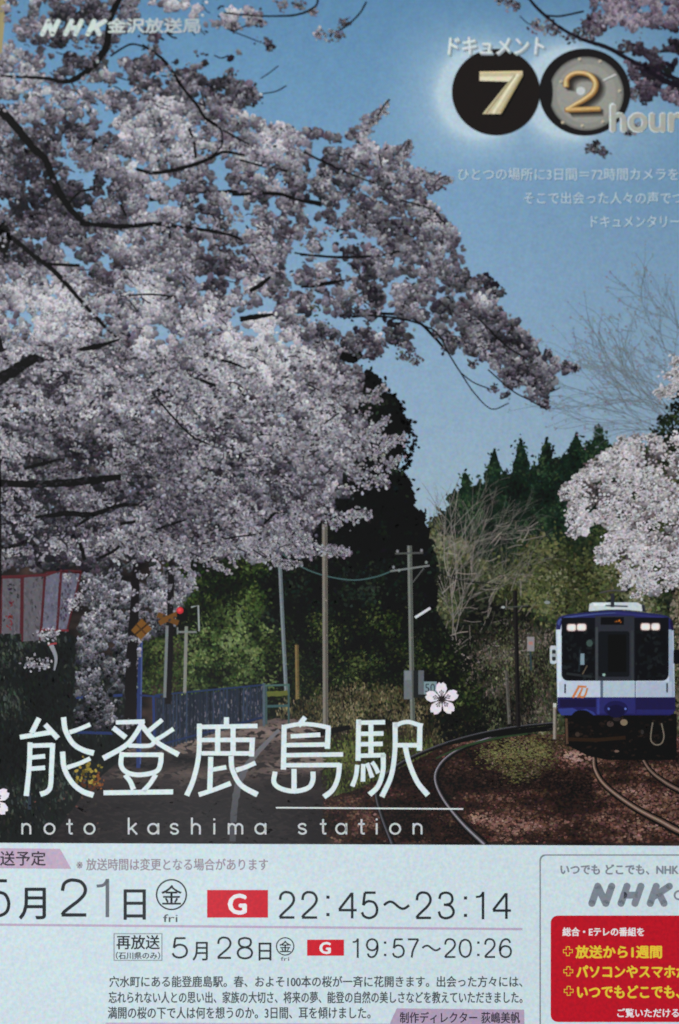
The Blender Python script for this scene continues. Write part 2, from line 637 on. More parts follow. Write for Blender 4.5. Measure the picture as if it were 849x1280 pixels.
for (x, y, a, l, wd) in [(872, 552, -2.75, 135, 2.0), (880, 535, -2.55, 150, 2.0), (870, 545, -2.95, 150, 1.8), (872, 505, -2.4, 110, 1.7), (862, 520, -2.65, 125, 1.7), (850, 548, -2.85, 110, 1.5), (852, 500, -2.55, 105, 1.5), (880, 440, -2.5, 100, 1.4), (846, 530, -2.3, 90, 1.3)]:
    twigs(p, x, y, a, l * .92, wd * .75, 2, (102, 112, 119), .42, (128, 130, 138), bend=.035)
for i in range(190):
    x0, y0 = 849 - abs(rng.normal(0, 48)), rng.uniform(392, 548)
    if x0 < 728 + max(0, (470 - y0)) * .5:
        continue
    a_, l_ = rng.normal(-2.5, .35), rng.uniform(6, 20)
    p.stroke([(x0, y0), (x0 + math.cos(a_) * l_ * .5, y0 + math.sin(a_) * l_ * .5 + .8), (x0 + math.cos(a_) * l_, y0 + math.sin(a_) * l_)], rng.uniform(.5, .9), np.array((112, 125, 136)) * rng.uniform(.85, 1.15))
    if rng.uniform() < .6:
        p.flakes(np.array([x0 + math.cos(a_) * l_]), np.array([y0 + math.sin(a_) * l_]), np.array([rng.uniform(.9, 1.8)]), np.array([(120., 116, 122)]))
p.build()
p = Print('printed_evergreen', poster, .02, 'small dark evergreen behind the white blossom at the right edge')
foliage(p, [(845, 488), (920, 470), (925, 575), (845, 575), (815, 560), (818, 530), (832, 520)], GREEN_DARK, cover=2.2, size=(1.5, 3.4), scale=14, seed=4, bias=-.05, edge=3)
p.build()
p = Print('printed_scrub', poster, .03, 'brown-grey winter scrub at the foot of the slope')
foliage(p, [(590, 790), (640, 770), (690, 790), (690, 850), (694, 905), (640, 915), (600, 905), (586, 850)], [(0, (17, 17, 15)), (.4, (48, 45, 38)), (.75, (90, 82, 74)), (1, (128, 116, 108))],
        cover=1.7, size=(1.1, 2.8), scale=22, seed=14, edge=4, bias=-.10, lit=[(590, 870, 26, -.45), (600, 800, 22, -.3), (650, 820, 12, .2), (610, 845, 15, .15)], aspect=.4, ang=1.5)
p.build()

# ---------------- big dark evergreen in the middle
dark = [(230, 690), (300, 560), (420, 470), (462, 462), (480, 482), (498, 505), (506, 520), (514, 536), (500, 548), (506, 566), (498, 584), (512, 600), (518, 625), (532, 650),
        (541, 680), (549, 705), (545, 740), (555, 790), (575, 830), (580, 905), (230, 915)]
p = Print('printed_evergreen', poster, .04, 'tall almost black evergreen rising behind the utility poles')
p.poly(rough_outline(dark, 2.2), (14, 18, 18))
foliage(p, dark, [(0, (9, 12, 13)), (.45, (15, 19, 18)), (.75, (23, 30, 25)), (1, (38, 48, 38))], cover=1.2, size=(1.6, 4), scale=30, seed=2, edge=3.5)
x = np.array([468, 480, 487, 496, 505, 509, 515, 518, 510, 508, 516, 520, 512, 506]); y = np.array([470, 480, 492, 498, 512, 528, 533, 545, 556, 562, 575, 560, 588, 596])
for q in range(12):
    p.flakes(x + rng.normal(-5, 4, len(x)), y + rng.normal(0, 5, len(x)), rng.uniform(1.6, 4.2, len(x)), np.full((len(x), 3), 18.) + rng.normal(0, 3, (len(x), 1)))
p.build()

p = Print('printed_bush', poster, .05, 'sunlit leafy green bush behind the blue fence')
bush = [(232, 790), (250, 765), (272, 752), (300, 740), (322, 750), (330, 780), (345, 800), (345, 862), (228, 872)]
foliage(p, bush, [(0, (15, 20, 14)), (.35, (36, 48, 26)), (.65, (68, 84, 46)), (1, (110, 124, 80))], cover=2.2, size=(1.4, 3.2), scale=17, seed=11, bias=.02, edge=4)
p.build()
p = Print('printed_bush', poster, .06, 'dim green undergrowth below the dark evergreen')
foliage(p, [(335, 810), (360, 770), (420, 770), (450, 760), (490, 770), (545, 780), (600, 830), (604, 905), (335, 905)],
        [(0, (10, 14, 12)), (.45, (20, 27, 17)), (.7, (46, 56, 30)), (1, (86, 96, 56))], cover=1.5, size=(1.2, 3), scale=20, seed=21, edge=6, bias=-.15,
        lit=[(440, 840, 20, .2), (365, 830, 15, .12), (500, 830, 18, .12), (545, 880, 20, -.3)])
p.build()
p = Print('printed_bush', poster, .04, 'shaded leaves under the left blossom')
foliage(p, [(222, 690), (300, 690), (335, 705), (330, 760), (270, 755), (245, 790), (205, 800), (180, 870), (172, 800), (205, 740)],
        [(0, (10, 13, 12)), (.5, (24, 33, 20)), (.8, (54, 70, 34)), (1, (88, 104, 56))], cover=2.3, size=(1.3, 3.2), scale=20, seed=31, edge=5, bias=-.06)
foliage(p, [(180, 800), (232, 800), (232, 868), (180, 868)], [(0, (18, 24, 16)), (.5, (44, 56, 30)), (1, (88, 100, 58))], cover=1.6, size=(1.2, 2.8), scale=16, seed=32, edge=3)
p.build()

# ---------------- banks of dry grass
p = Print('printed_grass', poster, .06, 'dry tan grass bank beside the track')
foliage(p, [(352, 880), (400, 868), (450, 856), (520, 862), (560, 880), (600, 905), (560, 935), (520, 955), (430, 925), (340, 905)],
        [(0, (28, 27, 20)), (.4, (60, 56, 39)), (.75, (98, 91, 66)), (1, (136, 126, 98))], cover=2.0, size=(1.1, 2.9), scale=18, seed=41, edge=4, aspect=.4, ang=1.5, lit=[(560, 890, 20, -.55)])
foliage(p, [(405, 925), (470, 915), (545, 930), (520, 965), (470, 975), (430, 1005), (405, 985)],
        [(0, (26, 30, 18)), (.5, (64, 72, 38)), (1, (104, 112, 62))], cover=2.0, size=(1.1, 2.8), scale=16, seed=42, edge=3, aspect=.45, ang=1.5)
p.build()
p = Print('printed_bush', poster, .02, 'black round bush at the bend of the track')
foliage(p, [(548, 892), (570, 882), (600, 885), (612, 905), (600, 925), (560, 930), (548, 915)], [(0, (9, 11, 11)), (1, (28, 32, 24))], cover=2.5, size=(2, 4), scale=14, seed=43, edge=2)
p.build()

# ---------------- road
p = Print('printed_road', poster, .05)
road = [(330, 898), (378, 900), (400, 915), (404, 1054), (20, 1053), (90, 985), (160, 935), (250, 912)]
p.poly(road, (46, 41, 42))
x, y = sample(road, 2600)
band = .5 + .55 * np.sin((y - 905) / 9.5 + (x - 200) / 90) * np.exp(-((y - 945) / 30) ** 2) + (fbm(x * .35, y * 1.6, 16, 6) - .5) * 1.2
band = band * np.clip((1010 - y) / 60, .05, 1) + .12 + .26 * np.exp(-((y - 930) / 22) ** 2)  # sunlit bands and the shadow below them, as tones of the road
p.flakes(x, y, rng.uniform(3.5, 8, len(x)), ramp(band, [(0, (26, 25, 28)), (.4, (56, 49, 49)), (.75, (94, 81, 77)), (1, (124, 108, 102))]), aspect=.28, ang=0.02)
p.stroke([(349, 912), (318, 945), (303, 968), (294, 1000), (291, 1052)], [3.5, 7, 8, 8.5, 8], (112, 110, 114), (70, 70, 76), rough=.08)
p.stroke([(381, 921), (412, 914), (438, 909)], [7, 8, 6], (20, 18, 18))
p.build()

# ---------------- ballast
p = Print('printed_ballast', poster, .08)
bal = [(452, 985), (560, 930), (620, 920), (700, 918), (860, 920), (930, 920), (932, 1053), (420, 1053), (404, 1040), (404, 1000)]
p.poly(bal, (44, 31, 28))
x, y = sample(bal, 15000)
# sunlit stones in streaks, the rest in the shade that the picture prints nearly black
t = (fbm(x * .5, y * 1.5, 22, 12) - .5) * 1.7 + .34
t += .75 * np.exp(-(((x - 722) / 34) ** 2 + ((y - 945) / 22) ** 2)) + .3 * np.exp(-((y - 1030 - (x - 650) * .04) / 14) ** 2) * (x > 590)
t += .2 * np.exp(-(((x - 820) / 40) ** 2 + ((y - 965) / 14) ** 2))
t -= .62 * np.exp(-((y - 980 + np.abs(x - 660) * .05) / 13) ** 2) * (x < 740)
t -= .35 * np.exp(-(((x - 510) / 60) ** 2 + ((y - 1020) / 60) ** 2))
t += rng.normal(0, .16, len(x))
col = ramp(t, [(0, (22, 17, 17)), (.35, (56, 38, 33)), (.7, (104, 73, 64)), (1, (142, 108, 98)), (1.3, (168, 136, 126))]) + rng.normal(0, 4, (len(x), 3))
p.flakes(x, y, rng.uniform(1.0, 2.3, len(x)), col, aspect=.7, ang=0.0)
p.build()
p = Print('printed_grass', poster, .03, 'green grass patch between the two tracks')
patch = [(594, 938), (630, 929), (670, 921), (700, 918), (726, 919), (712, 930), (694, 948), (678, 962), (664, 972), (642, 975), (626, 966), (612, 952), (602, 948)]
foliage(p, patch, [(0, (50, 40, 32)), (.4, (74, 68, 44)), (.7, (92, 92, 54)), (1, (118, 114, 76))], cover=1.9, size=(.9, 2.1), scale=18, seed=51, edge=5.5, aspect=.4, ang=0.1, lit=[(645, 955, 16, .15), (610, 940, 12, -.2)])
x, y = sample(patch, 160)
p.flakes(x, y, rng.uniform(.8, 1.8, 160), ramp(rng.uniform(0, 1, 160), [(0, (60, 44, 38)), (1, (132, 110, 98))]), aspect=.5)
q = smooth([(556, 962), (590, 966), (618, 974), (645, 982), (672, 978), (696, 966), (716, 968), (740, 978)])  # shadow along the patch's lower edge, printed as dark flakes
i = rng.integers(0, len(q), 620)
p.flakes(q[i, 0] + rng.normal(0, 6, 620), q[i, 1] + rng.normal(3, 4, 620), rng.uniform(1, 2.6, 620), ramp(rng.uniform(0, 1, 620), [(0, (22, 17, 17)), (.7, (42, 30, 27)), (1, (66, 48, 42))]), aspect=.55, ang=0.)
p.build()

# ---------------- rails
def rail(path, ws, base, head, label):
    p = Print('printed_rail', poster, .02, label)
    q = smooth(path)
    ws = [a * .8 for a in ws]
    p.stroke(q + np.array([1.2, 1.0]), [a * 1.9 + .6 for a in ws], (17, 15, 16), curve=False)
    p.stroke(q, ws, base, curve=False)
    p.stroke(q - np.array([.5, .3]), [a * .42 for a in ws], head, curve=False)
    p.build()


rail([(694, 910), (650, 914), (610, 923), (575, 936), (553, 952), (544, 972), (553, 997), (577, 1028), (606, 1056)], [2.2, 2.5, 3.0, 4.0, 5.0, 7.0], (66, 60, 64), (142, 138, 148), 'curved steel rail nearest the grass patch')
rail([(694, 903), (640, 909), (590, 919), (545, 933), (505, 951), (478, 972), (470, 990), (476, 1018), (490, 1055)], [1.8, 2.2, 2.6, 3.0, 3.6, 4.5], (48, 46, 48), (86, 86, 94), 'dim rail passing behind the last title character')
rail([(742, 945), (744, 962), (757, 982), (790, 1007), (825, 1026), (862, 1043), (930, 1062 - 10)], [3.5, 5, 6, 7.5, 8], (92, 70, 60), (148, 124, 112), 'rusty rail running down from under the train')
rail([(803, 948), (812, 962), (826, 974), (850, 988), (930, 1026)], [3.5, 4.5, 5.5, 6], (82, 64, 56), (128, 106, 96), 'rusty rail at the right edge below the train')
p = Print('printed_shadow_strip', poster, .02)  # shade along the track, drawn as dark strokes of ink
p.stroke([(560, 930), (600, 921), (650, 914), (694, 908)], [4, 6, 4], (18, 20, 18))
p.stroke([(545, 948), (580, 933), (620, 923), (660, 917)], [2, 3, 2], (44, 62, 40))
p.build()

# ---------------- dark foreground verge on the left
p = Print('printed_undergrowth', poster, .05, 'dark verge with a few yellow leaves at lower left')
verge = [(-24, 770), (60, 775), (100, 800), (160, 860), (165, 925), (150, 950), (110, 985), (60, 1053), (-24, 1053)]
p.poly(np.clip(verge, -24, 2000), (24, 27, 27))
foliage(p, [(-12, 780), (60, 785), (96, 805), (150, 870), (155, 925), (140, 950), (100, 985), (60, 1043), (-12, 1043)],
        [(0, (13, 15, 15)), (.45, (24, 28, 27)), (.75, (42, 48, 44)), (1, (70, 78, 72))], cover=1.6, size=(1.6, 4.4), scale=30, seed=61, edge=4, aspect=.4, ang=1.4, bias=-.05, lit=[(15, 800, 30, .3), (20, 880, 25, .12), (80, 930, 40, -.2)])  # lighter far left carries a weak green reflection in its ink
p.flakes(*[rng.normal(m, s, 46) for m, s in ((112, 8), (966, 8))], rng.uniform(1.5, 3.2, 46), ramp(rng.uniform(0, 1, 46), [(0, (70, 62, 24)), (1, (176, 152, 66))]))
p.flakes(*[rng.normal(m, s, 26) for m, s in ((120, 10), (980, 6))], rng.uniform(1.5, 3.4, 26), ramp(rng.uniform(0, 1, 26), [(0, (72, 40, 26)), (1, (142, 86, 44))]))
p.flakes(rng.uniform(10, 130, 40), rng.uniform(985, 1040, 40), rng.uniform(1, 2.2, 40), ramp(rng.uniform(0, 1, 40), [(0, (40, 42, 38)), (.8, (66, 58, 52)), (1, (112, 66, 60))]))
p.stroke([(36, 960), (37, 1012)], 4, (44, 52, 62))
p.build()


# ---------------- street things printed in the picture
def pole(pts, wd, c1, c2, label, name='printed_utility_pole', extra=None):
    p = Print(name, poster, .02, label)
    q = np.asarray(pts, float)
    p.stroke(q, wd, c1, curve=False)
    p.stroke(q + np.array([wd * .22, 0]), wd * .45, c2, curve=False)
    for i in range(14):                                  # weather marks
        t = rng.uniform(0, 1)
        c = q[0] + (q[-1] - q[0]) * t
        p.flakes(np.array([c[0] + rng.uniform(-wd, wd) * .3]), np.array([c[1]]), np.array([rng.uniform(.6, 1.4)]), np.array([np.array(c1) * rng.uniform(.7, 1.25)]), aspect=.6)
    if extra:
        extra(p)
    p.build()


p = Print('printed_overhead_wire', poster, .01)
p.stroke([(350, 690), (376, 708), (404, 719), (440, 725), (470, 721), (494, 712)], 1.6, (66, 92, 92))
p.stroke([(536, 708), (570, 724), (625, 731)], 1.1, (24, 28, 30))
p.build()
pole([(349, 684), (353, 770), (358, 868)], 4.4, (122, 132, 136), (92, 102, 108), 'thin leaning grey pole under the end of the blossom')
pole([(406, 655), (407, 908)], 6.4, (126, 120, 112), (88, 84, 78), 'straight grey-brown pole left of the wire sag')


def arms(p):
    p.stroke([(494, 692), (529, 691)], 2.2, (78, 80, 78), curve=False)
    p.stroke([(488, 714), (537, 707)], 2.2, (118, 122, 120), curve=False)
    p.stroke([(516, 728), (530, 710)], 1.4, (84, 86, 84), curve=False)
    for x, y in ((492, 709), (533, 703), (497, 689), (527, 688), (499, 713)):
        p.disc((x, y), 1.7, 2.0, (128, 132, 132), 10)


pole([(512, 682), (514, 800), (516, 908)], 5.6, (116, 120, 114), (80, 84, 80), 'pole with two crossarms in front of the dark evergreen', extra=arms)
pole([(644, 738), (646, 820), (648, 908)], 5.4, (34, 32, 32), (22, 20, 22), 'dark slender pole midway along the slope',
     extra=lambda p: (p.stroke([(625, 760), (660, 757)], 1.6, (70, 72, 70), curve=False), p.disc((629, 759), 2.4, 1.6, (160, 165, 165), 10), p.disc((684, 753), 4, 2.2, (128, 134, 136), 10)))
pole([(633, 838), (637, 905)], 4, (92, 90, 84), (64, 62, 58), 'short grey stake beside the dark pole', 'printed_stake')
pole([(371, 806), (372, 874)], 4.4, (124, 106, 70), (88, 76, 50), 'short tan stake left of the straight pole', 'printed_stake')
p = Print('printed_lamp', poster, .01, 'white tube lamp on the pole with crossarms')
p.stroke([(519, 772), (538, 760)], 3.2, (205, 208, 214), curve=False).build()
p = Print('printed_signal_box', poster, .02)
p.rect(505, 838, 515, 874, (104, 110, 114)).rect(517, 838, 530, 872, (32, 34, 36)).rect(523, 838, 530, 868, (92, 98, 104)).rect(506, 839, 514, 850, (120, 126, 130)).build()
p = Print('printed_speed_sign', poster, .02)
p.rect(530, 852, 546, 868, (122, 142, 150)).text('50', 531.5, 854.5, 544, 865.5, (50, 58, 64)).build()
p = Print('printed_sign', poster, .02, 'small pale sign on a post right of the dark pole')
p.rect(659, 796, 668, 814, (138, 134, 136)).rect(661, 802, 666, 806, (170, 118, 112)).stroke([(663, 814), (664, 838)], 2.4, (46, 62, 66), curve=False).build()

# fence, rails and level-crossing on the left
p = Print('printed_fence', poster, .04, 'blue barred fence along the road')
fx = np.linspace(196, 330, 33)
top = np.interp(fx, [196, 330], [869, 856])
bot = np.interp(fx, [196, 330], [940, 898])
p.poly([(196, 872), (330, 859), (330, 898), (196, 938)], (38, 43, 52))
x, y = sample([(198, 874), (329, 861), (329, 896), (198, 930)], 420)
p.flakes(x, y, rng.uniform(1.5, 4, 420), ramp(rng.uniform(0, 1, 420) + (x - 260) / 300, [(0, (26, 30, 42)), (.6, (60, 64, 78)), (1, (112, 106, 116))]), aspect=.35, ang=1.5)
for a, b, c in zip(fx, top, bot):
    p.stroke([(a, b), (a - .6, c)], rng.uniform(1.4, 2.2), np.array((42, 52, 70)) * rng.uniform(.5, 1.3), curve=False)
p.stroke([(194, 869), (331, 856)], 2.2, (40, 54, 86), curve=False)
p.stroke([(196, 932), (330, 896)], 2.2, (34, 46, 82), curve=False)
p.stroke([(330, 854), (330, 908)], 3.2, (78, 92, 104), curve=False)
p.build()
p = Print('printed_fence', poster, .02, 'short green gate panel at the end of the blue fence')
for a in (333, 361):
    p.stroke([(a, 856), (a, 905)], 2.4, (62, 84, 82), curve=False)
p.stroke([(331, 857), (362, 856)], 2.4, (70, 96, 92), curve=False).stroke([(334, 883), (362, 882)], 3.2, (60, 86, 88), curve=False)
p.stroke([(334, 868), (360, 866)], 6, (92, 98, 48), curve=False, rough=.1).build()
p = Print('printed_handrail', poster, .02)
p.stroke([(95, 872), (172, 868)], 3.4, (40, 54, 98), curve=False).stroke([(90, 915), (150, 917)], 3.6, (37, 50, 92), curve=False)
p.stroke([(176, 795), (174, 870), (173, 960)], 5.2, (42, 55, 100), curve=False).stroke([(177.5, 800), (175.5, 955)], 1.6, (70, 84, 130), curve=False)
p.stroke([(174, 869), (200, 871)], 2.2, (38, 50, 92), curve=False).stroke([(192, 870), (193, 930)], 3.4, (42, 56, 100), curve=False).build()

# ---------------- cherry trees: blossom
BLOSSOM = [(0, (30, 29, 34)), (.2, (64, 61, 69)), (.42, (107, 103, 113)), (.62, (146, 143, 152)), (.82, (180, 178, 185)), (1.05, (212, 210, 215))]


def blossom(pr, poly, n, bright, holes=(), gap=.30, stops=BLOSSOM, rc=(4, 8.5), per=13, scale=30, seed=0, under=True, ang=None, flake=(1.0, 2.7), base=.5, warm=3.0, open_=(), strata=.95, fall=0.0):
    def keep(x, y):
        d = fbm(x, y, scale, seed + 5)
        k = d > gap
        for hx, hy, ha, hb in holes:
            k &= (((x - hx) / ha) ** 2 + ((y - hy) / hb) ** 2) > rng.uniform(.7, 1.4, len(x))
        for ox, oy, orad, op in open_:
            k &= ~((np.hypot(x - ox, y - oy) < orad) & (fbm(x, y, 17, seed + 9) < op))
        return k

    def light(x, y):
        tilt = np.clip((x - 150) / 350, 0, 1) * .6
        xr, yr = x * np.cos(tilt) + y * np.sin(tilt), -x * np.sin(tilt) + y * np.cos(tilt)
        b = base + (fbm(x, y, 60, seed + 1) - .5) * .40 + (fbm(xr / 2.6, yr, 24, seed + 2) - .5) * strata + (vnoise(x, y, 12, seed + 3) - .5) * .30
        b -= fall * np.clip((y - 480) / 120, 0, 1)
        for lx_, ly_, lr, ld in bright:
            b += 1.15 * ld * np.exp(-((x - lx_) ** 2 + (y - ly_) ** 2) / (2 * lr * lr))
        return b
    if under:
        x, y = sample(poly, int(n * 1.6))
        k = keep(x, y)
        x, y = x[k], y[k]
        b = light(x, y) * .55 - .02 + rng.normal(0, .08, len(x))
        pr.petals(x, y, rng.uniform(3, 6.5, len(x)), b + .04, stops)
    x, y = sample(poly, n)
    k = keep(x, y)
    x, y = x[k], y[k]
    m = len(x)
    R = rng.uniform(rc[0], rc[1], m)
    cb = light(x, y) + rng.normal(0, .10, m)
    ox, oy = rng.normal(0, .48, (m, per)), rng.normal(0, .48, (m, per))
    X = x[:, None] + ox * R[:, None]
    Y = y[:, None] + oy * R[:, None]
    B = cb[:, None] - .20 * oy + .06 * ox + rng.normal(0, .07, (m, per))
    X, Y, B = X.ravel(), Y.ravel(), B.ravel()
    pr.petals(x, y, R * .85, cb - .06, stops, ang=ang, warm=warm)
    pr.petals(X, Y, rng.uniform(flake[0], flake[1], len(X)), B, stops, aspect=.72, ang=ang, warm=warm)
    return pr


# smaller cherry behind the banners and the crossing
p = Print('printed_blossom', poster, .06, 'blossom of the farther cherry tree hanging behind the crossing sign')
blossom(p, [(95, 680), (230, 680), (245, 720), (225, 760), (205, 790), (176, 800), (160, 880), (150, 915), (96, 905), (98, 800), (105, 740)], 800,
        [(135, 880, 18, .1), (190, 720, 25, .12), (120, 740, 20, -.1), (100, 700, 20, -.3), (160, 700, 16, -.2), (225, 740, 14, -.2)],
        gap=.37, seed=13, scale=18, rc=(3, 6), base=.45, stops=[(0, (22, 24, 25)), (.25, (52, 53, 58)), (.45, (92, 91, 99)), (.65, (134, 132, 142)), (.85, (168, 166, 176)), (1.05, (196, 194, 202))])
p.build()

p = Print('printed_trunk', poster, .03, 'dark trunk standing behind the diamond sign')
p.stroke([(176, 640), (172, 690), (169, 740), (166, 800), (164, 850), (163, 915)], [8, 10, 11, 12, 14, 15], (24, 21, 23), rough=.06)
p.build()
p = Print('printed_trunk', poster, .03, 'dark trunk standing behind the red signal lamp')
p.stroke([(217, 650), (215, 700), (213, 760), (212, 830), (210, 880)], [8, 9, 8, 8, 8], (26, 24, 26), rough=.05)
p.build()
p = Print('printed_crossing_post', poster, .02, 'pale post with a short crossarm beside the green bush')
p.stroke([(209, 782), (206, 872)], 3.6, (112, 118, 120), curve=False).stroke([(233, 783), (231, 866)], 4, (126, 128, 120), curve=False)
p.stroke([(221, 790), (246, 790)], 2.4, (118, 122, 120), curve=False).stroke([(222, 784), (222, 793)], 2, (110, 114, 114), curve=False)
p.stroke([(239, 759), (248, 757), (249, 789)], 2, (146, 152, 152), curve=False).build()
p = Print('printed_crossing_sign', poster, .02, 'yellow diamond sign with a dark cross')
p.poly([(177, 773), (190, 786), (176, 800), (164, 788)], (114, 77, 36))
p.stroke([(168, 794), (187, 778)], 2.2, (52, 36, 24), curve=False).stroke([(170, 780), (183, 793)], 1.8, (70, 46, 28), curve=False).build()
p = Print('printed_crossing_sign', poster, .02, 'yellow crossed boards beside the red signal lamp')
p.stroke([(197, 768), (223, 779)], 7, (100, 68, 34), curve=False).stroke([(199, 779), (224, 766)], 6.5, (108, 72, 35), curve=False)
p.flakes(np.array([205., 212., 218.]), np.array([770., 775., 772.]), np.array([2., 2.4, 2.]), np.full((3, 3), 50.)).build()
p = Print('printed_signal_lamp', poster, .02)
p.disc((228, 768), 7, 9, (14, 14, 16)).disc((225, 763), 4.3, 4.3, (186, 46, 56)).disc((224.4, 762.4), 2.2, 2.2, (220, 70, 76)).build()

p = Print('printed_blossom', poster, .03, 'sprigs of blossom crossing the two dark trunks')
for cx, cy, s in ((170, 700, 7), (176, 720, 6), (166, 742, 6), (172, 760, 5), (212, 690, 7), (218, 712, 6), (210, 735, 5), (216, 752, 5), (228, 728, 8), (240, 735, 6), (226, 745, 6), (166, 798, 5), (158, 830, 5), (160, 905, 6)):
    n = 26
    p.flakes(cx + rng.normal(0, s * .55, n), cy + rng.normal(0, s * .45, n), rng.uniform(.9, 2.3, n), ramp(rng.normal(.56, .16, n), BLOSSOM), ang=-.5)
p.build()
# banners
p = Print('printed_banner', poster, .04, 'row of white banners with red edges under the blossom')
for q, ch in (([(2, 722), (27, 722), (26, 792), (1, 792)], '能登'), ([(29, 721), (56, 718), (50, 800), (28, 802)], ''), ([(57, 716), (76, 714), (71, 786), (52, 786)], ''), ([(77, 715), (101, 716), (84, 787), (72, 787)], '')):
    q = np.array(q, float)
    base = np.array((92, 89, 96)) if q[0, 0] < 50 else np.array((100, 100, 116))
    p.poly(q, base)
    x, y = sample(q, 90)
    p.flakes(x, y, rng.uniform(2, 5, 90), base * rng.uniform(.84, 1.12, (90, 1)), aspect=.4, ang=1.4)
    for a, b in ((0, 1), (1, 2), (3, 0)):
        p.stroke([q[a], q[b]], 2.4, (76, 34, 40), curve=False, rough=.05)
p.stroke([(2, 721), (58, 719), (76, 713), (102, 715)], 3, (82, 36, 42), curve=False)
p.stroke([(52, 787), (86, 788)], 2.6, (110, 44, 52), curve=False)
for (x, y, c) in ((13, 735, (40, 34, 40)), (13, 754, (104, 38, 46)), (13, 770, (112, 40, 48)), (14, 782, (108, 44, 50)), (86, 734, (62, 58, 70)), (82, 752, (74, 66, 80)), (78, 770, (66, 58, 70))):
    p.flakes(x + rng.normal(0, 2.2, 9), y + rng.normal(0, 3.4, 9), rng.uniform(1.1, 2.6, 9), np.array(c) + rng.normal(0, 8, (9, 3)), aspect=.5)
p.stroke([(64, 806), (70, 822), (68, 838)], [6, 4, 2], (136, 138, 146)).stroke([(60, 806), (71, 804)], 2.2, (150, 60, 64), curve=False)
p.build()
p = Print('printed_blossom', poster, .02, 'small sprigs of blossom in front of the banners')
for cx, cy, s in ((92, 756, 9), (55, 795, 9), (66, 790, 8), (84, 722, 6), (55, 830, 8), (38, 830, 7), (100, 745, 6), (110, 730, 10), (112, 770, 8)):
    n = 44
    p.flakes(cx + rng.normal(0, s * .55, n), cy + rng.normal(0, s * .5, n), rng.uniform(.9, 2.3, n), ramp(rng.normal(.62, .2, n), BLOSSOM))
p.build()

# big cherry at left: branches under the blossom, blossom, branches over it
crown = [(9, -13), (278, -13), (284, 10), (300, 8), (322, 12), (330, 26), (302, 32), (292, 45), (272, 30), (262, 60), (285, 75), (298, 62), (296, 80), (282, 95), (296, 105), (312, 102), (328, 115), (318, 130),
         (300, 138), (318, 146), (336, 158), (352, 152), (368, 164), (392, 158), (412, 168), (436, 164), (452, 152), (466, 142), (478, 134), (470, 150), (456, 166), (458, 178), (474, 186), (484, 178), (498, 184),
         (508, 178), (510, 188), (504, 200), (512, 210), (530, 214), (560, 222), (564, 228), (544, 236), (532, 242), (534, 254), (544, 258), (552, 276), (566, 284), (576, 300), (572, 316), (566, 330), (582, 336), (594, 348),
         (606, 342), (630, 362), (620, 372), (612, 386), (626, 392), (646, 396), (648, 412), (662, 420), (680, 436), (698, 446), (722, 458), (712, 466), (694, 464), (690, 480), (688, 500), (676, 508), (664, 496), (648, 486),
         (630, 478), (612, 452), (596, 448), (578, 436), (562, 438), (552, 424), (540, 410), (526, 402), (514, 396), (510, 410), (526, 424), (512, 436), (496, 430), (478, 436), (466, 446), (452, 448), (448, 462), (460, 472), (450, 492),
         (442, 508), (454, 528), (464, 540), (440, 552), (456, 566), (440, 580), (452, 592), (430, 604), (436, 618), (414, 628), (424, 644), (398, 656), (384, 672), (400, 686), (384, 696), (366, 694),
         (340, 690), (316, 702), (296, 690), (270, 698), (248, 690), (228, 700), (200, 690), (178, 700), (150, 694), (120, 716), (90, 708), (60, 716), (30, 712), (-16, 718), (-12, 500), (-5, 220), (1, 100)]
holes = [(196, 258, 12, 8), (217, 256, 11, 7), (300, 268, 16, 10), (312, 285, 10, 6), (392, 258, 16, 12), (404, 284, 14, 8), (408, 300, 16, 6), (336, 382, 10, 12), (348, 414, 7, 8), (384, 362, 12, 6), (437, 298, 22, 14), (446, 340, 14, 7), (488, 318, 10, 7), (520, 350, 9, 7),
         (466, 380, 10, 6), (440, 372, 8, 5), (548, 352, 8, 8), (96, 216, 14, 9), (10, 170, 8, 8), (20, 16, 12, 10), (70, 30, 14, 6), (40, 58, 12, 5), (268, 90, 20, 10), (250, 70, 14, 8), (222, 20, 12, 8), (286, 55, 14, 8), (92, 62, 16, 7), (130, 140, 16, 10), (120, 60, 10, 6),
         (250, 44, 14, 7), (180, 30, 14, 6), (160, 112, 14, 6), (75, 65, 12, 6), (440, 452, 10, 8), (270, 300, 10, 6), (262, 316, 10, 5), (500, 350, 6, 6), (530, 330, 6, 6)]
bright = [(340, 440, 50, .26), (260, 430, 40, .16), (180, 490, 40, .14), (90, 385, 34, .24), (60, 410, 26, .14), (410, 560, 34, .10), (330, 540, 40, .10), (185, 165, 26, .26), (110, 125, 30, .14), (340, 178, 24, .26), (420, 180, 20, .18), (200, 355, 26, .22), (150, 290, 20, .16),
          (260, 300, 14, .1), (240, 330, 30, -.22), (130, 360, 18, -.18), (110, 305, 30, -.14), (620, 430, 60, -.15), (540, 330, 50, -.10), (480, 290, 44, -.08), (90, 50, 60, -.14), (30, 270, 40, -.24), (50, 215, 24, -.22), (110, 220, 24, -.18), (210, 545, 34, -.24),
          (50, 610, 60, -.22), (30, 670, 50, -.26), (130, 560, 34, -.16), (40, 530, 36, -.22), (140, 430, 20, -.2), (660, 470, 40, -.16), (500, 420, 30, -.2), (265, 50, 30, -.2), (300, 120, 20, -.26), (410, 400, 30, -.04), (330, 620, 80, -.03), (230, 650, 40, -.1), (470, 250, 30, -.08), (330, 230, 50, -.1), (380, 330, 60, -.1), (440, 420, 24, -.24)]
lower_crown = [(-12, 440), (100, 425), (200, 440), (300, 425), (380, 440), (430, 470), (436, 500), (440, 560), (416, 610), (390, 650), (360, 676), (300, 676), (180, 686), (60, 706), (-16, 706)]
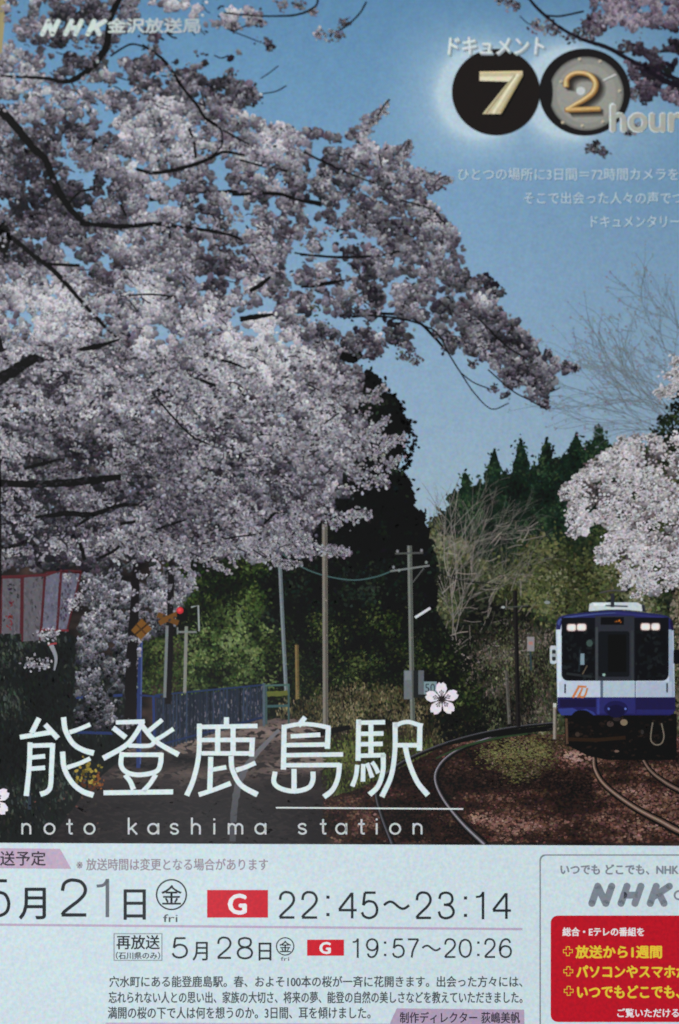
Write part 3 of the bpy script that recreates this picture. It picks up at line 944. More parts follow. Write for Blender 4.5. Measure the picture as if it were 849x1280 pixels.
big = Print('printed_cherry_tree', poster, .16, 'big cherry tree in blossom reaching over from the left')
BR = (15, 13, 16)
under_branches = [([(176, 250), (210, 248), (240, 240), (280, 240), (300, 238), (345, 242), (380, 250), (412, 256)], [4, 5, 4]), ([(375, 318), (440, 322), (500, 316)], 3), ([(440, 396), (480, 392), (520, 400), (560, 440)], 3.5)]
for pts, ww in under_branches:
    big.stroke(pts, ww, BR, rough=.06)
xl, yl = sample(lower_crown, 5200)
big.petals(xl, yl, rng.uniform(3.5, 7, 5200), .30 + (fbm(xl, yl, 18, 91) - .5) * .8 + rng.normal(0, .06, 5200), BLOSSOM)
xl, yl = sample(crown, 2600)
kl = (yl > 270) & (xl < 300 + (yl - 270) * .3) & (fbm(xl, yl, 22, 93) > .42)
big.petals(xl[kl], yl[kl], rng.uniform(3, 6.5, kl.sum()), .33 + rng.normal(0, .08, kl.sum()), BLOSSOM)
xl, yl = sample([(440, 260), (520, 230), (575, 300), (600, 350), (650, 420), (715, 460), (680, 495), (610, 445), (550, 410), (500, 390), (440, 380)], 900)
kl = fbm(xl, yl, 20, 95) > .44
big.petals(xl[kl], yl[kl], rng.uniform(3, 6.5, kl.sum()), .34 + rng.normal(0, .08, kl.sum()), BLOSSOM)
blossom(big, crown, 6600, bright, holes, gap=.335, seed=0, scale=24, base=.50, flake=(1.1, 2.7), per=9, fall=.13,
        open_=[(60, 40, 75, .41), (190, 30, 75, .43), (275, 40, 60, .52), (130, 130, 50, .40), (450, 330, 90, .39), (340, 370, 60, .38), (60, 120, 60, .36), (300, 250, 60, .40), (520, 360, 60, .36)])
# stray clusters over the sky
def sprig(pr, cx, cy, s, b, n=26):
    pr.flakes(cx + rng.normal(0, s * .52, n), cy + rng.normal(0, s * .46, n), rng.uniform(1.2, 2.9, n), ramp(rng.normal(b, .14, n) , BLOSSOM) + rng.normal(0, 4, (n, 3)))


for cx, cy, s, b in ((318, 20, 9, .48), (326, 28, 6, .3), (352, 6, 8, .5), (374, 5, 8, .4), (392, 14, 7, .5), (400, 44, 8, .52), (414, 42, 9, .46), (424, 45, 7, .32), (430, 28, 6, .3), (333, 52, 8, .3), (337, 58, 6, .22), (312, 112, 10, .26), (320, 122, 9, .22), (294, 124, 10, .24), (288, 92, 7, .34),
                     (408, 268, 7, .3), (434, 272, 7, .44), (455, 288, 6, .4), (504, 446, 8, .28), (520, 452, 8, .34), (514, 438, 6, .28), (618, 484, 6, .3), (632, 494, 6, .24), (680, 506, 6, .24), (546, 228, 8, .46), (556, 226, 6, .5), (500, 200, 7, .42), (478, 140, 6, .52), (466, 150, 7, .5),
                     (616, 366, 7, .34), (600, 350, 8, .32), (500, 188, 6, .4), (512, 184, 4, .4), (718, 460, 5, .28), (706, 458, 6, .3), (590, 455, 6, .28)):
    sprig(big, cx, cy, s, b)
def spray(pr, pts, s, b, n=70, stops=BLOSSOM):
    q = smooth(pts)
    t = rng.uniform(0, 1, n)
    i = (t * (len(q) - 1)).astype(int)
    ww = s * (1 - .65 * t)
    pr.flakes(q[i, 0] + rng.normal(0, 1, n) * ww * .5, q[i, 1] + rng.normal(0, 1, n) * ww * .5, rng.uniform(1.1, 2.7, n), ramp(rng.normal(b, .13, n), stops) + rng.normal(0, 3, (n, 3)))


for pts, sz in (([(436, 580), (474, 562), (510, 543)], 9), ([(446, 595), (480, 584), (503, 570)], 8), ([(430, 612), (466, 602), (484, 596)], 9), ([(404, 654), (440, 643), (463, 642)], 9), ([(390, 688), (415, 688), (440, 692)], 8), ([(440, 545), (470, 535), (488, 520)], 9),
                ([(430, 560), (456, 552), (480, 546)], 10), ([(300, 690), (340, 700), (366, 712)], 8), ([(230, 690), (262, 704), (290, 716)], 8), ([(330, 690), (352, 702), (378, 706)], 7), ([(215, 690), (232, 704), (240, 722)], 9), ([(450, 500), (470, 492), (480, 484)], 8),
                ([(452, 172), (468, 150), (487, 126)], 7), ([(500, 200), (510, 184), (512, 176)], 6), ([(520, 218), (545, 222), (566, 226)], 7)):
    spray(big, pts, sz * 1.25, .62, 120)
xs_, ys2 = sample(lower_crown, 520)
for a, b in zip(xs_, ys2):
    t, l = rng.normal(.30, .38), rng.uniform(14, 36)
    c_ = .60 + (fbm(np.array([a]), np.array([b]), 46, 1)[0] - .5) * .7 - .12 * min(max((b - 500) / 120, 0), 1) + .12 * math.exp(-((a - 330) ** 2 + (b - 440) ** 2) / (2 * 90 ** 2)) + rng.normal(0, .08)
    spray(big, [(a - l * .5 * math.cos(t), b - l * .5 * math.sin(t)), (a, b - 1), (a + l * .5 * math.cos(t), b + l * .5 * math.sin(t) + 2)], 6, c_, 34)
for i in range(60):                                       # drooping sprays along the lower fringe
    a = rng.uniform(100, 400)
    b = 684 + rng.normal(0, 5)
    spray(big, [(a - 8, b - 8), (a, b), (a + rng.uniform(6, 14), b + rng.uniform(4, 16))], 6, rng.normal(.58, .08), 34)
for cx, cy, s, b in ((462, 545, 12, .6), (484, 552, 9, .62), (476, 572, 10, .56), (498, 548, 8, .6), (490, 580, 8, .6), (440, 646, 9, .62), (460, 644, 6, .6), (430, 690, 7, .62), (414, 689, 7, .58), (478, 603, 8, .55), (420, 655, 8, .6), (455, 560, 8, .5), (468, 500, 9, .46), (452, 520, 9, .5)):
    sprig(big, cx, cy, s, b, 40)
over = [([(152, -6), (141, 15), (136, 32), (134, 55), (126, 70), (112, 86), (95, 98), (80, 102), (58, 98), (25, 96), (1, 95)], [7, 8, 9, 8, 6, 4, 3]),
        ([(-3, 134), (18, 156), (40, 183), (57, 200), (68, 228), (84, 256), (104, 278)], [11, 10, 9, 9, 7]), ([(100, 279), (150, 283), (205, 281), (213, 298)], [6, 6, 5, 3]),
        ([(200, 281), (240, 285), (285, 293), (303, 300)], [4, 4, 3]), ([(-5, 286), (14, 297), (40, 318), (70, 341), (96, 370), (125, 402), (146, 422)], [8, 6, 6, 5, 3]),
        ([(100, 437), (125, 432), (150, 424)], [4, 8, 5, 2]), ([(-8, 478), (20, 462), (40, 449), (56, 451)], [14, 15, 13, 5]), ([(2, 282), (4, 300), (2, 324)], [16, 20, 10]),
        ([(170, 211), (190, 216), (215, 213), (245, 205), (262, 198), (280, 190), (306, 194)], [4, 5, 5, 4, 3]), ([(262, 198), (277, 182), (275, 160), (257, 147)], 2.2), ([(236, 160), (242, 175), (245, 198)], 3),
        ([(178, 56), (200, 71), (213, 86), (226, 106), (246, 131), (262, 152), (312, 181)], [3, 4, 4, 4, 2]), ([(186, 60), (165, 55), (150, 62), (138, 70)], 2.2),
        ([(226, 104), (215, 92)], 3), ([(86, 254), (100, 240), (120, 236)], 3), ([(290, 243), (345, 242), (366, 248), (402, 257)], [4, 5, 4, 3]),
        ([(376, 359), (405, 355), (432, 350)], [2, 6, 5, 1.5]), ([(312, 364), (326, 356), (338, 346)], [5, 6, 3]), ([(300, 399), (320, 396), (342, 393)], [6, 7, 3]), ([(368, 316), (410, 321), (470, 320), (500, 314)], [2, 3, 2.4]),
        ([(-4, 604), (60, 605), (110, 601), (152, 596)], [9, 9, 10, 8]), ([(44, 647), (85, 642), (115, 643), (150, 632), (174, 631)], [4, 7, 7, 5, 3]), ([(30, 586), (56, 579), (80, 573)], [4, 5, 2]), ([(94, 658), (118, 644)], 4),
        ([(155, 336), (200, 340)], 1), ([(150, 370), (190, 368), (225, 372)], 2.4), ([(60, 330), (100, 332)], 4), ([(266, 449), (285, 452), (308, 461)], [1.5, 4, 1.5]), ([(190, 490), (215, 520), (240, 545), (262, 556)], [3, 2.6, 2]), ([(250, 475), (270, 482)], 4),
        ([(460, 394), (500, 398), (530, 407), (548, 418), (561, 442), (576, 466), (592, 490), (614, 511), (636, 504)], [2.6, 2.2, 1.7, 1.4, 1.0]), ([(576, 466), (592, 478), (612, 486)], 1.4), ([(610, 462), (640, 488), (662, 500), (684, 512)], 1.6), ([(688, 490), (700, 485)], 1),
        ([(280, 16), (310, 19), (340, 20), (372, 18), (394, 8), (398, -6)], [2, 2, 2.6, 2]), ([(458, 2), (450, 16), (436, 30), (424, 38)], 1.8), ([(288, 38), (306, 45), (324, 52)], 1.2), ([(328, 117), (345, 114), (358, 107)], 1.2), ([(326, 98), (338, 90), (348, 82)], .9),
        ([(472, 146), (480, 132), (487, 124)], 2), ([(500, 188), (508, 176)], 1.6), ([(426, 444), (440, 448), (452, 442)], [10, 12, 8]), ([(382, 480), (400, 488)], 2), ([(405, 530), (424, 516)], 2), ([(150, 655), (170, 652)], 4), ([(195, 662), (215, 655), (232, 650)], [3, 4, 2]),
        ([(252, 680), (290, 672), (320, 668)], 2), ([(330, 655), (345, 640)], 3), ([(120, 700), (140, 690), (150, 682)], 4), ([(100, 678), (106, 700)], 5), ([(0, 684), (20, 682), (34, 676)], 5), ([(-8, 560), (-6, 640), (-8, 760)], [18, 16, 18]), ([(-3, 420), (2, 440)], 8),
        ([(500, 250), (540, 262), (556, 280)], 2.2), ([(380, 190), (400, 200), (430, 214), (470, 230)], [3, 2.6, 1.6]), ([(300, 200), (330, 208), (360, 214)], 3), ([(600, 400), (630, 430), (660, 450)], 2), ([(150, 255), (158, 270)], 3)]
for pts, ww in over:
    big.stroke(pts, ww, np.array(BR) * rng.uniform(.85, 1.25), rough=.07 if np.max(ww) > 2 else 0)
xd, yd = sample(lower_crown, 5200)
kd = (fbm(xd, yd, 11, 55) > .60) & (yd > 470 - rng.uniform(0, 60, len(xd)))
big.petals(xd[kd], yd[kd], rng.uniform(1.3, 3.4, kd.sum()), rng.normal(.10, .06, kd.sum()), BLOSSOM, ang=-.35, aspect=.55)
# small dark twigs and shade knots in the crown
x, y = sample(crown, 420)
k = (fbm(x, y, 24, 5) > .36)
x, y = x[k], y[k]
big.flakes(x, y, rng.uniform(1.2, 4.0, len(x)), np.array((34, 30, 36)) + rng.normal(0, 7, (len(x), 1)), aspect=.42, ang=rng.choice([.1, .7, -.5], len(x)))
x, y = sample(crown, 260)
for a, b in zip(x[:230], y[:230]):
    t = rng.normal(.5, .5)
    l = rng.uniform(6, 20)
    big.stroke([(a, b), (a + math.cos(t) * l * .5, b + math.sin(t) * l * .5 + rng.normal(0, 2)), (a + math.cos(t) * l, b + math.sin(t) * l)], rng.uniform(.8, 2.0), np.array((34, 30, 35)) * rng.uniform(.8, 1.3))
# blossom again over part of the branches
x, y = sample(crown, 1500)
k = (fbm(x, y, 24, 5) > .40) & (fbm(x, y, 40, 77) > .5) & ~((x < 190) & (y > 420))
for q in range(5):
    xx, yy = x[k] + rng.normal(0, 3, k.sum()), y[k] + rng.normal(0, 3, k.sum())
    b = .56 + (fbm(xx, yy, 52, 1) - .5) * .6 + rng.normal(0, .14, len(xx))
    for lx_, ly_, lr, ld in bright:
        b += ld * np.exp(-((xx - lx_) ** 2 + (yy - ly_) ** 2) / (2 * lr * lr))
    big.petals(xx, yy, rng.uniform(1.2, 2.9, len(xx)), b, BLOSSOM)
x = rng.normal(396, 5, 16); big.flakes(x, rng.normal(385, 6, 16), rng.uniform(1, 2.4, 16), np.array((58, 66, 34)) + rng.normal(0, 8, (16, 3)))
big.build()

# blossom at the upper right
p = Print('printed_cherry_branch', poster, .06, 'dark twigged blossom branch hanging in at the upper right')
for pts, ww in (([(652, -13), (668, 6), (681, 19), (701, 35), (728, 49), (761, 60), (789, 76), (812, 86), (850, 100), (900, 118)], [3, 4, 4, 5, 6, 6, 5]), ([(735, -13), (760, 4), (778, 15), (806, 18), (850, 30), (895, 40)], [2, 3, 3, 3]),
                ([(681, 19), (700, 20), (730, 14)], 2.2), ([(800, -13), (815, 10), (840, 30)], 3), ([(775, 66), (795, 62), (830, 64), (890, 60)], 3), ([(650, 20), (662, 30), (676, 26)], 1.2)):
    p.stroke(pts, ww, (26, 23, 30), rough=.06)
tr = [(735, -13), (898, -13), (900, 140), (850, 134), (820, 118), (800, 128), (786, 120), (792, 96), (776, 70), (760, 60), (740, 48), (730, 30), (742, 12)]
dk = [(0, (28, 25, 32)), (.3, (58, 50, 60)), (.55, (94, 84, 98)), (.8, (132, 120, 134)), (1.05, (168, 158, 170))]
blossom(p, tr, 420, [(790, 15, 30, .1), (820, 100, 30, -.15)], holes=[(815, 45, 30, 14), (770, 40, 12, 10), (800, 75, 14, 6), (835, 70, 14, 8)], gap=.40, seed=40, scale=24, stops=dk, base=.5)
for cx, cy, s, b in ((637, 3, 8, .42), (628, 0, 7, .4), (646, 8, 5, .34), (672, 34, 9, .42), (686, 34, 10, .36), (696, 38, 8, .4), (752, 184, 0, 0), (747, 187, 9, .26), (738, 186, 7, .34), (754, 188, 7, .3), (744, 181, 5, .2), (795, 118, 8, .36), (788, 165, 7, .42), (796, 160, 6, .45), (716, 46, 8, .3), (730, 44, 8, .34), (742, 40, 9, .4), (750, 20, 9, .44), (780, 60, 8, .3)):
    if s:
        sprig(p, cx, cy, s, b, 30)
for pts, ww in (([(681, 19), (701, 35), (728, 49), (761, 60), (789, 76), (812, 86)], [2.5, 3, 4, 4, 4]), ([(805, 85), (830, 100), (850, 108)], [5, 8, 7])):
    p.stroke(pts, ww, (28, 24, 32), rough=.12)
p.build()

# white cherry at right
p = Print('printed_cherry_tree', poster, .08, 'white cherry tree in full blossom above the train')
WHITE = [(0, (52, 46, 47)), (.22, (98, 91, 94)), (.42, (142, 136, 140)), (.62, (178, 174, 178)), (.82, (202, 199, 204)), (1.05, (222, 219, 224))]
wc = [(912, 520), (850, 544), (832, 552), (812, 546), (790, 546), (768, 556), (750, 570), (732, 584), (716, 600), (703, 616), (714, 626), (712, 640), (722, 648), (718, 670), (730, 668), (742, 652), (756, 656), (764, 668), (752, 684), (750, 702), (772, 696),
      (786, 704), (782, 716), (778, 726), (790, 738), (812, 744), (832, 740), (848, 728), (920, 722)]
p.stroke([(905, 640), (850, 660), (800, 680), (760, 700)], [6, 4, 2], (62, 52, 54)).stroke([(905, 600), (840, 610), (780, 615), (720, 618)], [6, 4, 2], (66, 56, 58))
blossom(p, wc, 1000, [(790, 585, 30, .06), (800, 660, 20, -.06), (845, 600, 20, -.03)], gap=.40, seed=60, scale=17, stops=WHITE, base=.56, strata=1.1, ang=2.75, rc=(3.5, 7), flake=(1.0, 2.6))
for i in range(70):
    a, b = sample(wc, 1)
    p.stroke([(a[0], b[0]), (a[0] - rng.uniform(6, 16), b[0] + rng.uniform(-2, 6))], rng.uniform(.8, 1.8), np.array((112, 96, 98)) * rng.uniform(.8, 1.2), curve=False)
x, y = sample(wc, 1600)
p.flakes(x, y, rng.uniform(1, 2.5, 1600), ramp(rng.normal(.72, .16, 1600), WHITE), ang=2.75)
for i in range(130):
    a, b = sample(wc, 1)
    l_ = rng.uniform(10, 24)
    spray(p, [(a[0], b[0]), (a[0] - l_ * .5, b[0] + l_ * .12), (a[0] - l_, b[0] + l_ * rng.uniform(.1, .5))], 5, rng.normal(.74, .1), 26, WHITE)
for pts in ([(724, 612), (710, 614), (700, 618)], [(726, 630), (716, 640), (710, 650)], [(730, 645), (722, 660), (717, 674)], [(770, 668), (756, 688), (750, 704)], [(800, 560), (786, 550), (772, 548)], [(830, 560), (822, 548), (806, 544)], [(745, 588), (730, 592), (716, 604)],
            [(800, 712), (786, 726), (778, 738)], [(815, 728), (800, 742), (790, 746)], [(770, 690), (764, 700), (752, 706)], [(842, 480), (832, 490), (822, 496)], [(850, 470), (840, 466), (830, 474)]):
    spray(p, pts, 7, .70, 60, WHITE)
for cx, cy, s in ((842, 470, 10), (834, 490, 9), (848, 480, 9), (826, 492, 6), (862, 462, 14), (845, 452, 7), (707, 617, 6), (716, 640, 6), (718, 664, 6), (752, 694, 6), (782, 730, 6)):
    n = 60
    p.flakes(cx + rng.normal(0, s * .6, n), cy + rng.normal(0, s * .55, n), rng.uniform(1, 2.6, n), ramp(rng.normal(.7, .17, n), WHITE), ang=2.6)
p.build()

# ---------------- the train
train = Print('printed_train', poster, .02, 'white and dark blue railcar seen from the front')
train.poly([(706, 892), (846, 892), (846, 945), (838, 950), (760, 950), (735, 945), (706, 930)], (19, 16, 17))
train_o = train.build()
tb = Print('underframe', train_o, .03)
x, y = sample([(708, 894), (844, 894), (844, 946), (740, 946), (708, 928)], 420)
tb.flakes(x, y, rng.uniform(1.5, 4, 420), ramp(rng.uniform(0, 1, 420), [(0, (12, 11, 12)), (.8, (25, 21, 20)), (1, (44, 34, 30))]), aspect=.5, ang=0.)
tb.stroke([(708, 898), (709, 930)], 3.0, (84, 64, 52), curve=False).stroke([(710, 924), (745, 925), (782, 922)], 4.5, (44, 32, 24), curve=False)
tb.disc((780, 903), 4.6, 4, (126, 112, 92), 14).disc((763, 905), 4.4, 3.6, (64, 54, 50), 14).disc((771, 899), 5, 2.6, (46, 40, 40), 14)
tb.disc((771, 939), 3, 1.6, (112, 92, 82), 10).disc((722, 918), 3, 3, (60, 50, 44), 10).disc((803, 915), 2, 3, (48, 46, 46), 10)
tb.build()
Print('brake_hose', train_o, .01).stroke([(816, 903), (814, 916), (814, 926), (820, 931), (827, 929), (830, 920), (827, 904)], 1.5, (118, 108, 96)).build()
p = Print('body', train_o, .03)
p.poly(np.vstack([smooth([(695, 786), (697, 775), (706, 769), (740, 765), (770, 763), (800, 765), (830, 769), (839, 775), (842, 786)]), [(844, 888), (838, 894), (702, 894), (697, 888)]]), (190, 202, 218))
p.rect(697, 785, 701.5, 872, (206, 218, 230)).poly([(835, 785), (841, 785), (843, 872), (837, 872)], (150, 164, 184))  # right strip printed darker for the side in shade
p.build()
Print('front_panel', train_o, .02, 'white front panel printed in shade').rect(796, 852, 840, 871.4, (168, 181, 200)).build()  # same white as the left panel, darkened for the shaded half
Print('front_panel', train_o, .02).rect(699, 852, 750, 871.4, (186, 198, 214)).build()
p = Print('roof', train_o, .02, 'dark blue roof edge')
p.poly(np.vstack([smooth([(695, 787), (697, 775), (706, 769), (740, 765), (770, 763), (800, 765), (830, 769), (839, 775), (842, 787)]), [(836, 787), (834, 776), (793, 772), (744, 772), (703, 776), (700.5, 787)]]), (40, 42, 90))
p.stroke([(698, 781), (704, 773), (740, 768), (770, 766)], [3, 2.5, 1.6, 1], (70, 82, 138)).stroke([(770, 766), (830, 772)], 2, (50, 50, 108), curve=False)
p.stroke([(839, 776), (841, 788)], 3, (34, 28, 58), curve=False).build()
p = Print('air_conditioner', train_o, .02)
p.poly([(736, 764), (737, 755), (741, 753), (797, 753), (802, 756), (803, 764), (780, 762), (760, 762)], (196, 206, 210)).poly([(803, 764), (802, 755), (806, 756), (807, 765)], (46, 48, 60))
p.rect(742, 754, 760, 757, (222, 230, 232)).stroke([(757, 757), (785, 758)], 2, (70, 80, 90), curve=False).build()
p = Print('aerial', train_o, .01)
p.rect(763.5, 742, 768, 759, (44, 46, 54)).stroke([(750, 741), (766, 738), (782, 739)], 1.8, (78, 76, 78)).build()
p = Print('windscreen', train_o, .02)
p.rrect(702, 772, 836, 851, 8, (22, 23, 28)).rect(702, 772, 836, 782, (22, 23, 28))
p.build()
for q, nm in (([(704, 788), (743, 786), (743, 849), (712, 849), (706, 844)], 'driver side glass'), ([(795, 786), (833, 788), (832, 844), (826, 849), (795, 849)], 'plain dark glass')):
    p = Print('window_pane', train_o, .02, nm)
    p.poly(q, (17, 19, 23))
    x, y = sample(q, 70)
    p.flakes(x, y, rng.uniform(2, 5, 70), ramp(rng.uniform(0, 1, 70), [(0, (12, 14, 17)), (1, (32, 36, 38))]), aspect=.6)
    if q[0][0] < 750:
        p.stroke([(728, 817), (728, 831)], 5, (124, 144, 158), curve=False).stroke([(725, 812), (724, 840)], 2, (34, 42, 48), curve=False).disc((737, 804), 4, 4.5, (62, 80, 76), 12)
        p.stroke([(734, 832), (727, 845)], 1.4, (96, 84, 68), curve=False).stroke([(708, 842), (740, 846)], 3, (40, 44, 46), curve=False)
    p.build()
p = Print('front_door', train_o, .03)
p.rect(744, 770, 793, 851, (46, 48, 56)).rect(744.5, 784, 747.5, 851, (64, 68, 72)).rrect(748, 789, 787, 846, 3, (24, 26, 30)).rrect(760, 793, 783, 840, 2, (13, 16, 19))
p.rect(789, 788, 792, 851, (54, 58, 62)).disc((755, 843.5), 2, 1.8, (150, 172, 172), 10)
p.poly([(753, 852), (794, 852), (794, 871.5), (754, 871.5)], (172, 188, 202)).rect(750.5, 851, 754, 872, (92, 104, 126)).rect(793.5, 851, 795, 872, (110, 122, 142)).build()
p = Print('destination_display', train_o, .02)
p.rect(751, 771.5, 780, 781, (20, 17, 22)).flakes(np.array([771., 774., 776., 769.]), np.array([776.5, 776, 777.5, 777]), np.array([1.6, 1.8, 1.4, 1.3]), np.array([(150, 86, 34), (190, 108, 40), (150, 82, 34), (110, 62, 30)])).build()
for cx, cy, ww in ((714.5, 784.4, 11), (727, 784, 11.5), (807, 783.4, 11.5), (819.5, 783.4, 10.5)):
    p = Print('headlight', train_o, .02)
    p.rrect(cx - ww / 2 - 1, cy - 5.2, cx + ww / 2 + 1, cy + 5.2, 3, (96, 78, 78)).rrect(cx - ww / 2, cy - 4.2, cx + ww / 2, cy + 4.2, 3, (238, 214, 208)).rrect(cx - ww / 2 + 1.5, cy - 2.8, cx + ww / 2 - 1.5, cy + 2.6, 2, (252, 244, 240)).build()
p = Print('lower_panel', train_o, .03, 'dark blue lower front panel')
p.poly([(697, 871.5), (844, 871.5), (844, 888), (838, 894), (702, 894), (697, 888)], (36, 34, 86))
p.poly([(698, 886), (716, 885), (722, 888), (733, 886), (742, 890), (745, 894), (702, 894), (698, 888)], (53, 63, 130)).rect(700, 874, 745, 884, (30, 26, 60))
p.poly([(745, 872), (794, 872), (794, 892), (745, 892)], (44, 44, 102)).disc((770, 886), 15, 10, (32, 30, 74), 24).disc((770, 889), 11, 8, (26, 24, 56), 24)
p.disc((761, 886), 1.4, 1.6, (90, 110, 190), 8).disc((782, 886), 1.4, 1.6, (96, 116, 190), 8).stroke([(748, 873), (748, 893)], 3, (56, 62, 130), curve=False)
p.rect(795, 872, 843, 887, (33, 29, 70)).rect(796, 887, 842, 892.5, (40, 40, 96)).build()
p = Print('underskirt', train_o, .01)
p.poly(np.vstack([smooth([(712, 897), (720, 889), (732, 888), (742, 894)]), [(742, 897)]]), (20, 18, 22)).build()
p = Print('emblem', train_o, .02, 'orange slanting emblem on the white front')
OR = (196, 124, 78)
p.stroke([(716, 872), (724, 858)], 3, OR, curve=False).stroke([(722, 858), (733, 858.5)], 2.6, OR, curve=False).stroke([(722, 872), (728, 861)], 2.2, OR, curve=False).stroke([(728, 860), (725, 868), (726, 871), (731, 870), (734.5, 860)], 2.4, OR).build()
for q in ([(706.5, 855), (706.5, 866.5)], [(834, 854), (834, 865.5)]):
    Print('marker_slot', train_o, .01).stroke(q, 2, (44, 46, 58), curve=False).build()
p = Print('mirror', train_o, .02)
p.rrect(687.5, 807, 696, 830, 3, (186, 194, 202)).rrect(690, 812, 695, 826, 2, (44, 48, 52)).rect(690, 817, 696, 821, (150, 158, 164)).build()
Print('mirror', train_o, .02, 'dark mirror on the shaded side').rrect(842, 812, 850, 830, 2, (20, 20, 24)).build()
p = Print('printed_marker_post', poster, .02)
p.rect(691.5, 879, 695.5, 924, (146, 138, 128)).rect(691.5, 879, 695.5, 884, (190, 190, 188)).rect(694, 886, 695.5, 924, (104, 96, 88)).build()

# ---------------- the white panel hides the lower edge of the picture
p = Print('information_panel', poster, .01)
xs = np.linspace(-31, 936, 20)
PAPERC = (203, 219, 226)
ys_ = np.linspace(0, 1, 30)
def panel_warp(x, y):
    yy = edge_y(x) + (1299.5 - edge_y(x)) * y
    u = x / 935.0
    return lx(yy) + u * (rx(yy) - lx(yy)), yy
p.grid(0, 0, 935, 1, 40, 30, lambda x, y: np.tile(np.array(PAPERC, float), (len(x), 1)) + (fbm(x, y * 245, 60, 3)[:, None] - .5) * 5, panel_warp)
info = p.build()

# ------------------------------------------------------------------ lettering
BLACK = (42, 46, 50)


def digit(pr, ch, x0, y0, x1, y1, wd, col):
    def P(pts, curve=True):
        q = [(x0 + wd / 2 + a * (x1 - x0 - wd), y0 + wd / 2 + b * (y1 - y0 - wd)) for a, b in pts]
        pr.stroke(smooth(q, 10) if curve and len(q) > 2 else q, wd, col, curve=False)
    if ch == '0':
        P([(.5, 0), (.86, .14), (1, .5), (.86, .86), (.5, 1), (.14, .86), (0, .5), (.14, .14), (.5, 0)])
    elif ch == '1':
        pr.stroke([(x1 - wd / 2, y0), (x1 - wd / 2, y1)], wd, col, curve=False)
        pr.stroke([(x1 - wd / 2, y0 + wd * .4), (x1 - wd - (x1 - x0) * .18, y0 + (y1 - y0) * .16), (x0, y0 + (y1 - y0) * .19)], wd * .85, col)
    elif ch == '2':
        P([(.03, .30), (.10, .10), (.30, .0), (.52, -.01), (.78, .04), (.95, .20), (.93, .38), (.72, .56), (.40, .74), (.12, .90), (.02, 1.0)])
        P([(0, 1), (1, 1)], False)
    elif ch == '3':
        P([(.04, .24), (.14, .06), (.45, -.01), (.78, .05), (.92, .22), (.82, .40), (.52, .47), (.34, .47)])
        P([(.40, .47), (.78, .52), (1, .72), (.88, .92), (.5, 1.01), (.14, .94), (0, .74)])
    elif ch == '4':
        P([(.78, 0), (.78, 1.03)], False)
        P([(.76, .02), (.02, .68)], False)
        P([(0, .70), (1.04, .70)], False)
    elif ch == '5':
        P([(.90, 0), (.18, 0)], False)
        P([(.19, 0), (.08, .50)], False)
        P([(.08, .50), (.26, .38), (.52, .34), (.84, .42), (1, .66), (.88, .90), (.5, 1.01), (.14, .94), (0, .78)])
    elif ch == '6':
        P([(.92, .20), (.80, .05), (.54, -.01), (.22, .10), (.03, .40), (.02, .66), (.14, .90), (.5, 1.01), (.86, .92), (1, .68), (.86, .46), (.5, .38), (.18, .46), (.03, .66)])
    elif ch == '7':
        P([(0, 0), (1, 0)], False)
        P([(1, .01), (.72, .32), (.46, .68), (.36, 1.03)])
    elif ch == '8':
        P([(.5, 0), (.84, .07), (.92, .24), (.80, .40), (.5, .46), (.20, .40), (.08, .24), (.16, .07), (.5, 0)])
        P([(.5, .46), (.86, .55), (1, .74), (.86, .94), (.5, 1.01), (.14, .94), (0, .74), (.14, .55), (.5, .46)])
    elif ch == '9':
        P([(.08, .80), (.20, .95), (.46, 1.01), (.78, .90), (.97, .60), (.98, .34), (.86, .10), (.5, -.01), (.14, .08), (0, .32), (.14, .54), (.5, .62), (.82, .54), (.97, .34)])


def colon(pr, x, y0, y1, wd, col):
    for t in (.22, .86):
        y = y0 + (y1 - y0) * t
        pr.rect(x - wd * .62, y - wd * .62, x + wd * .62, y + wd * .62, col)


def wave(pr, x0, x1, y, amp, wd, col):
    t = np.linspace(0, 1, 24)
    pr.stroke(np.stack([x0 + (x1 - x0) * t, y - amp * np.sin(t * 2 * math.pi)], 1), wd, col, curve=False)


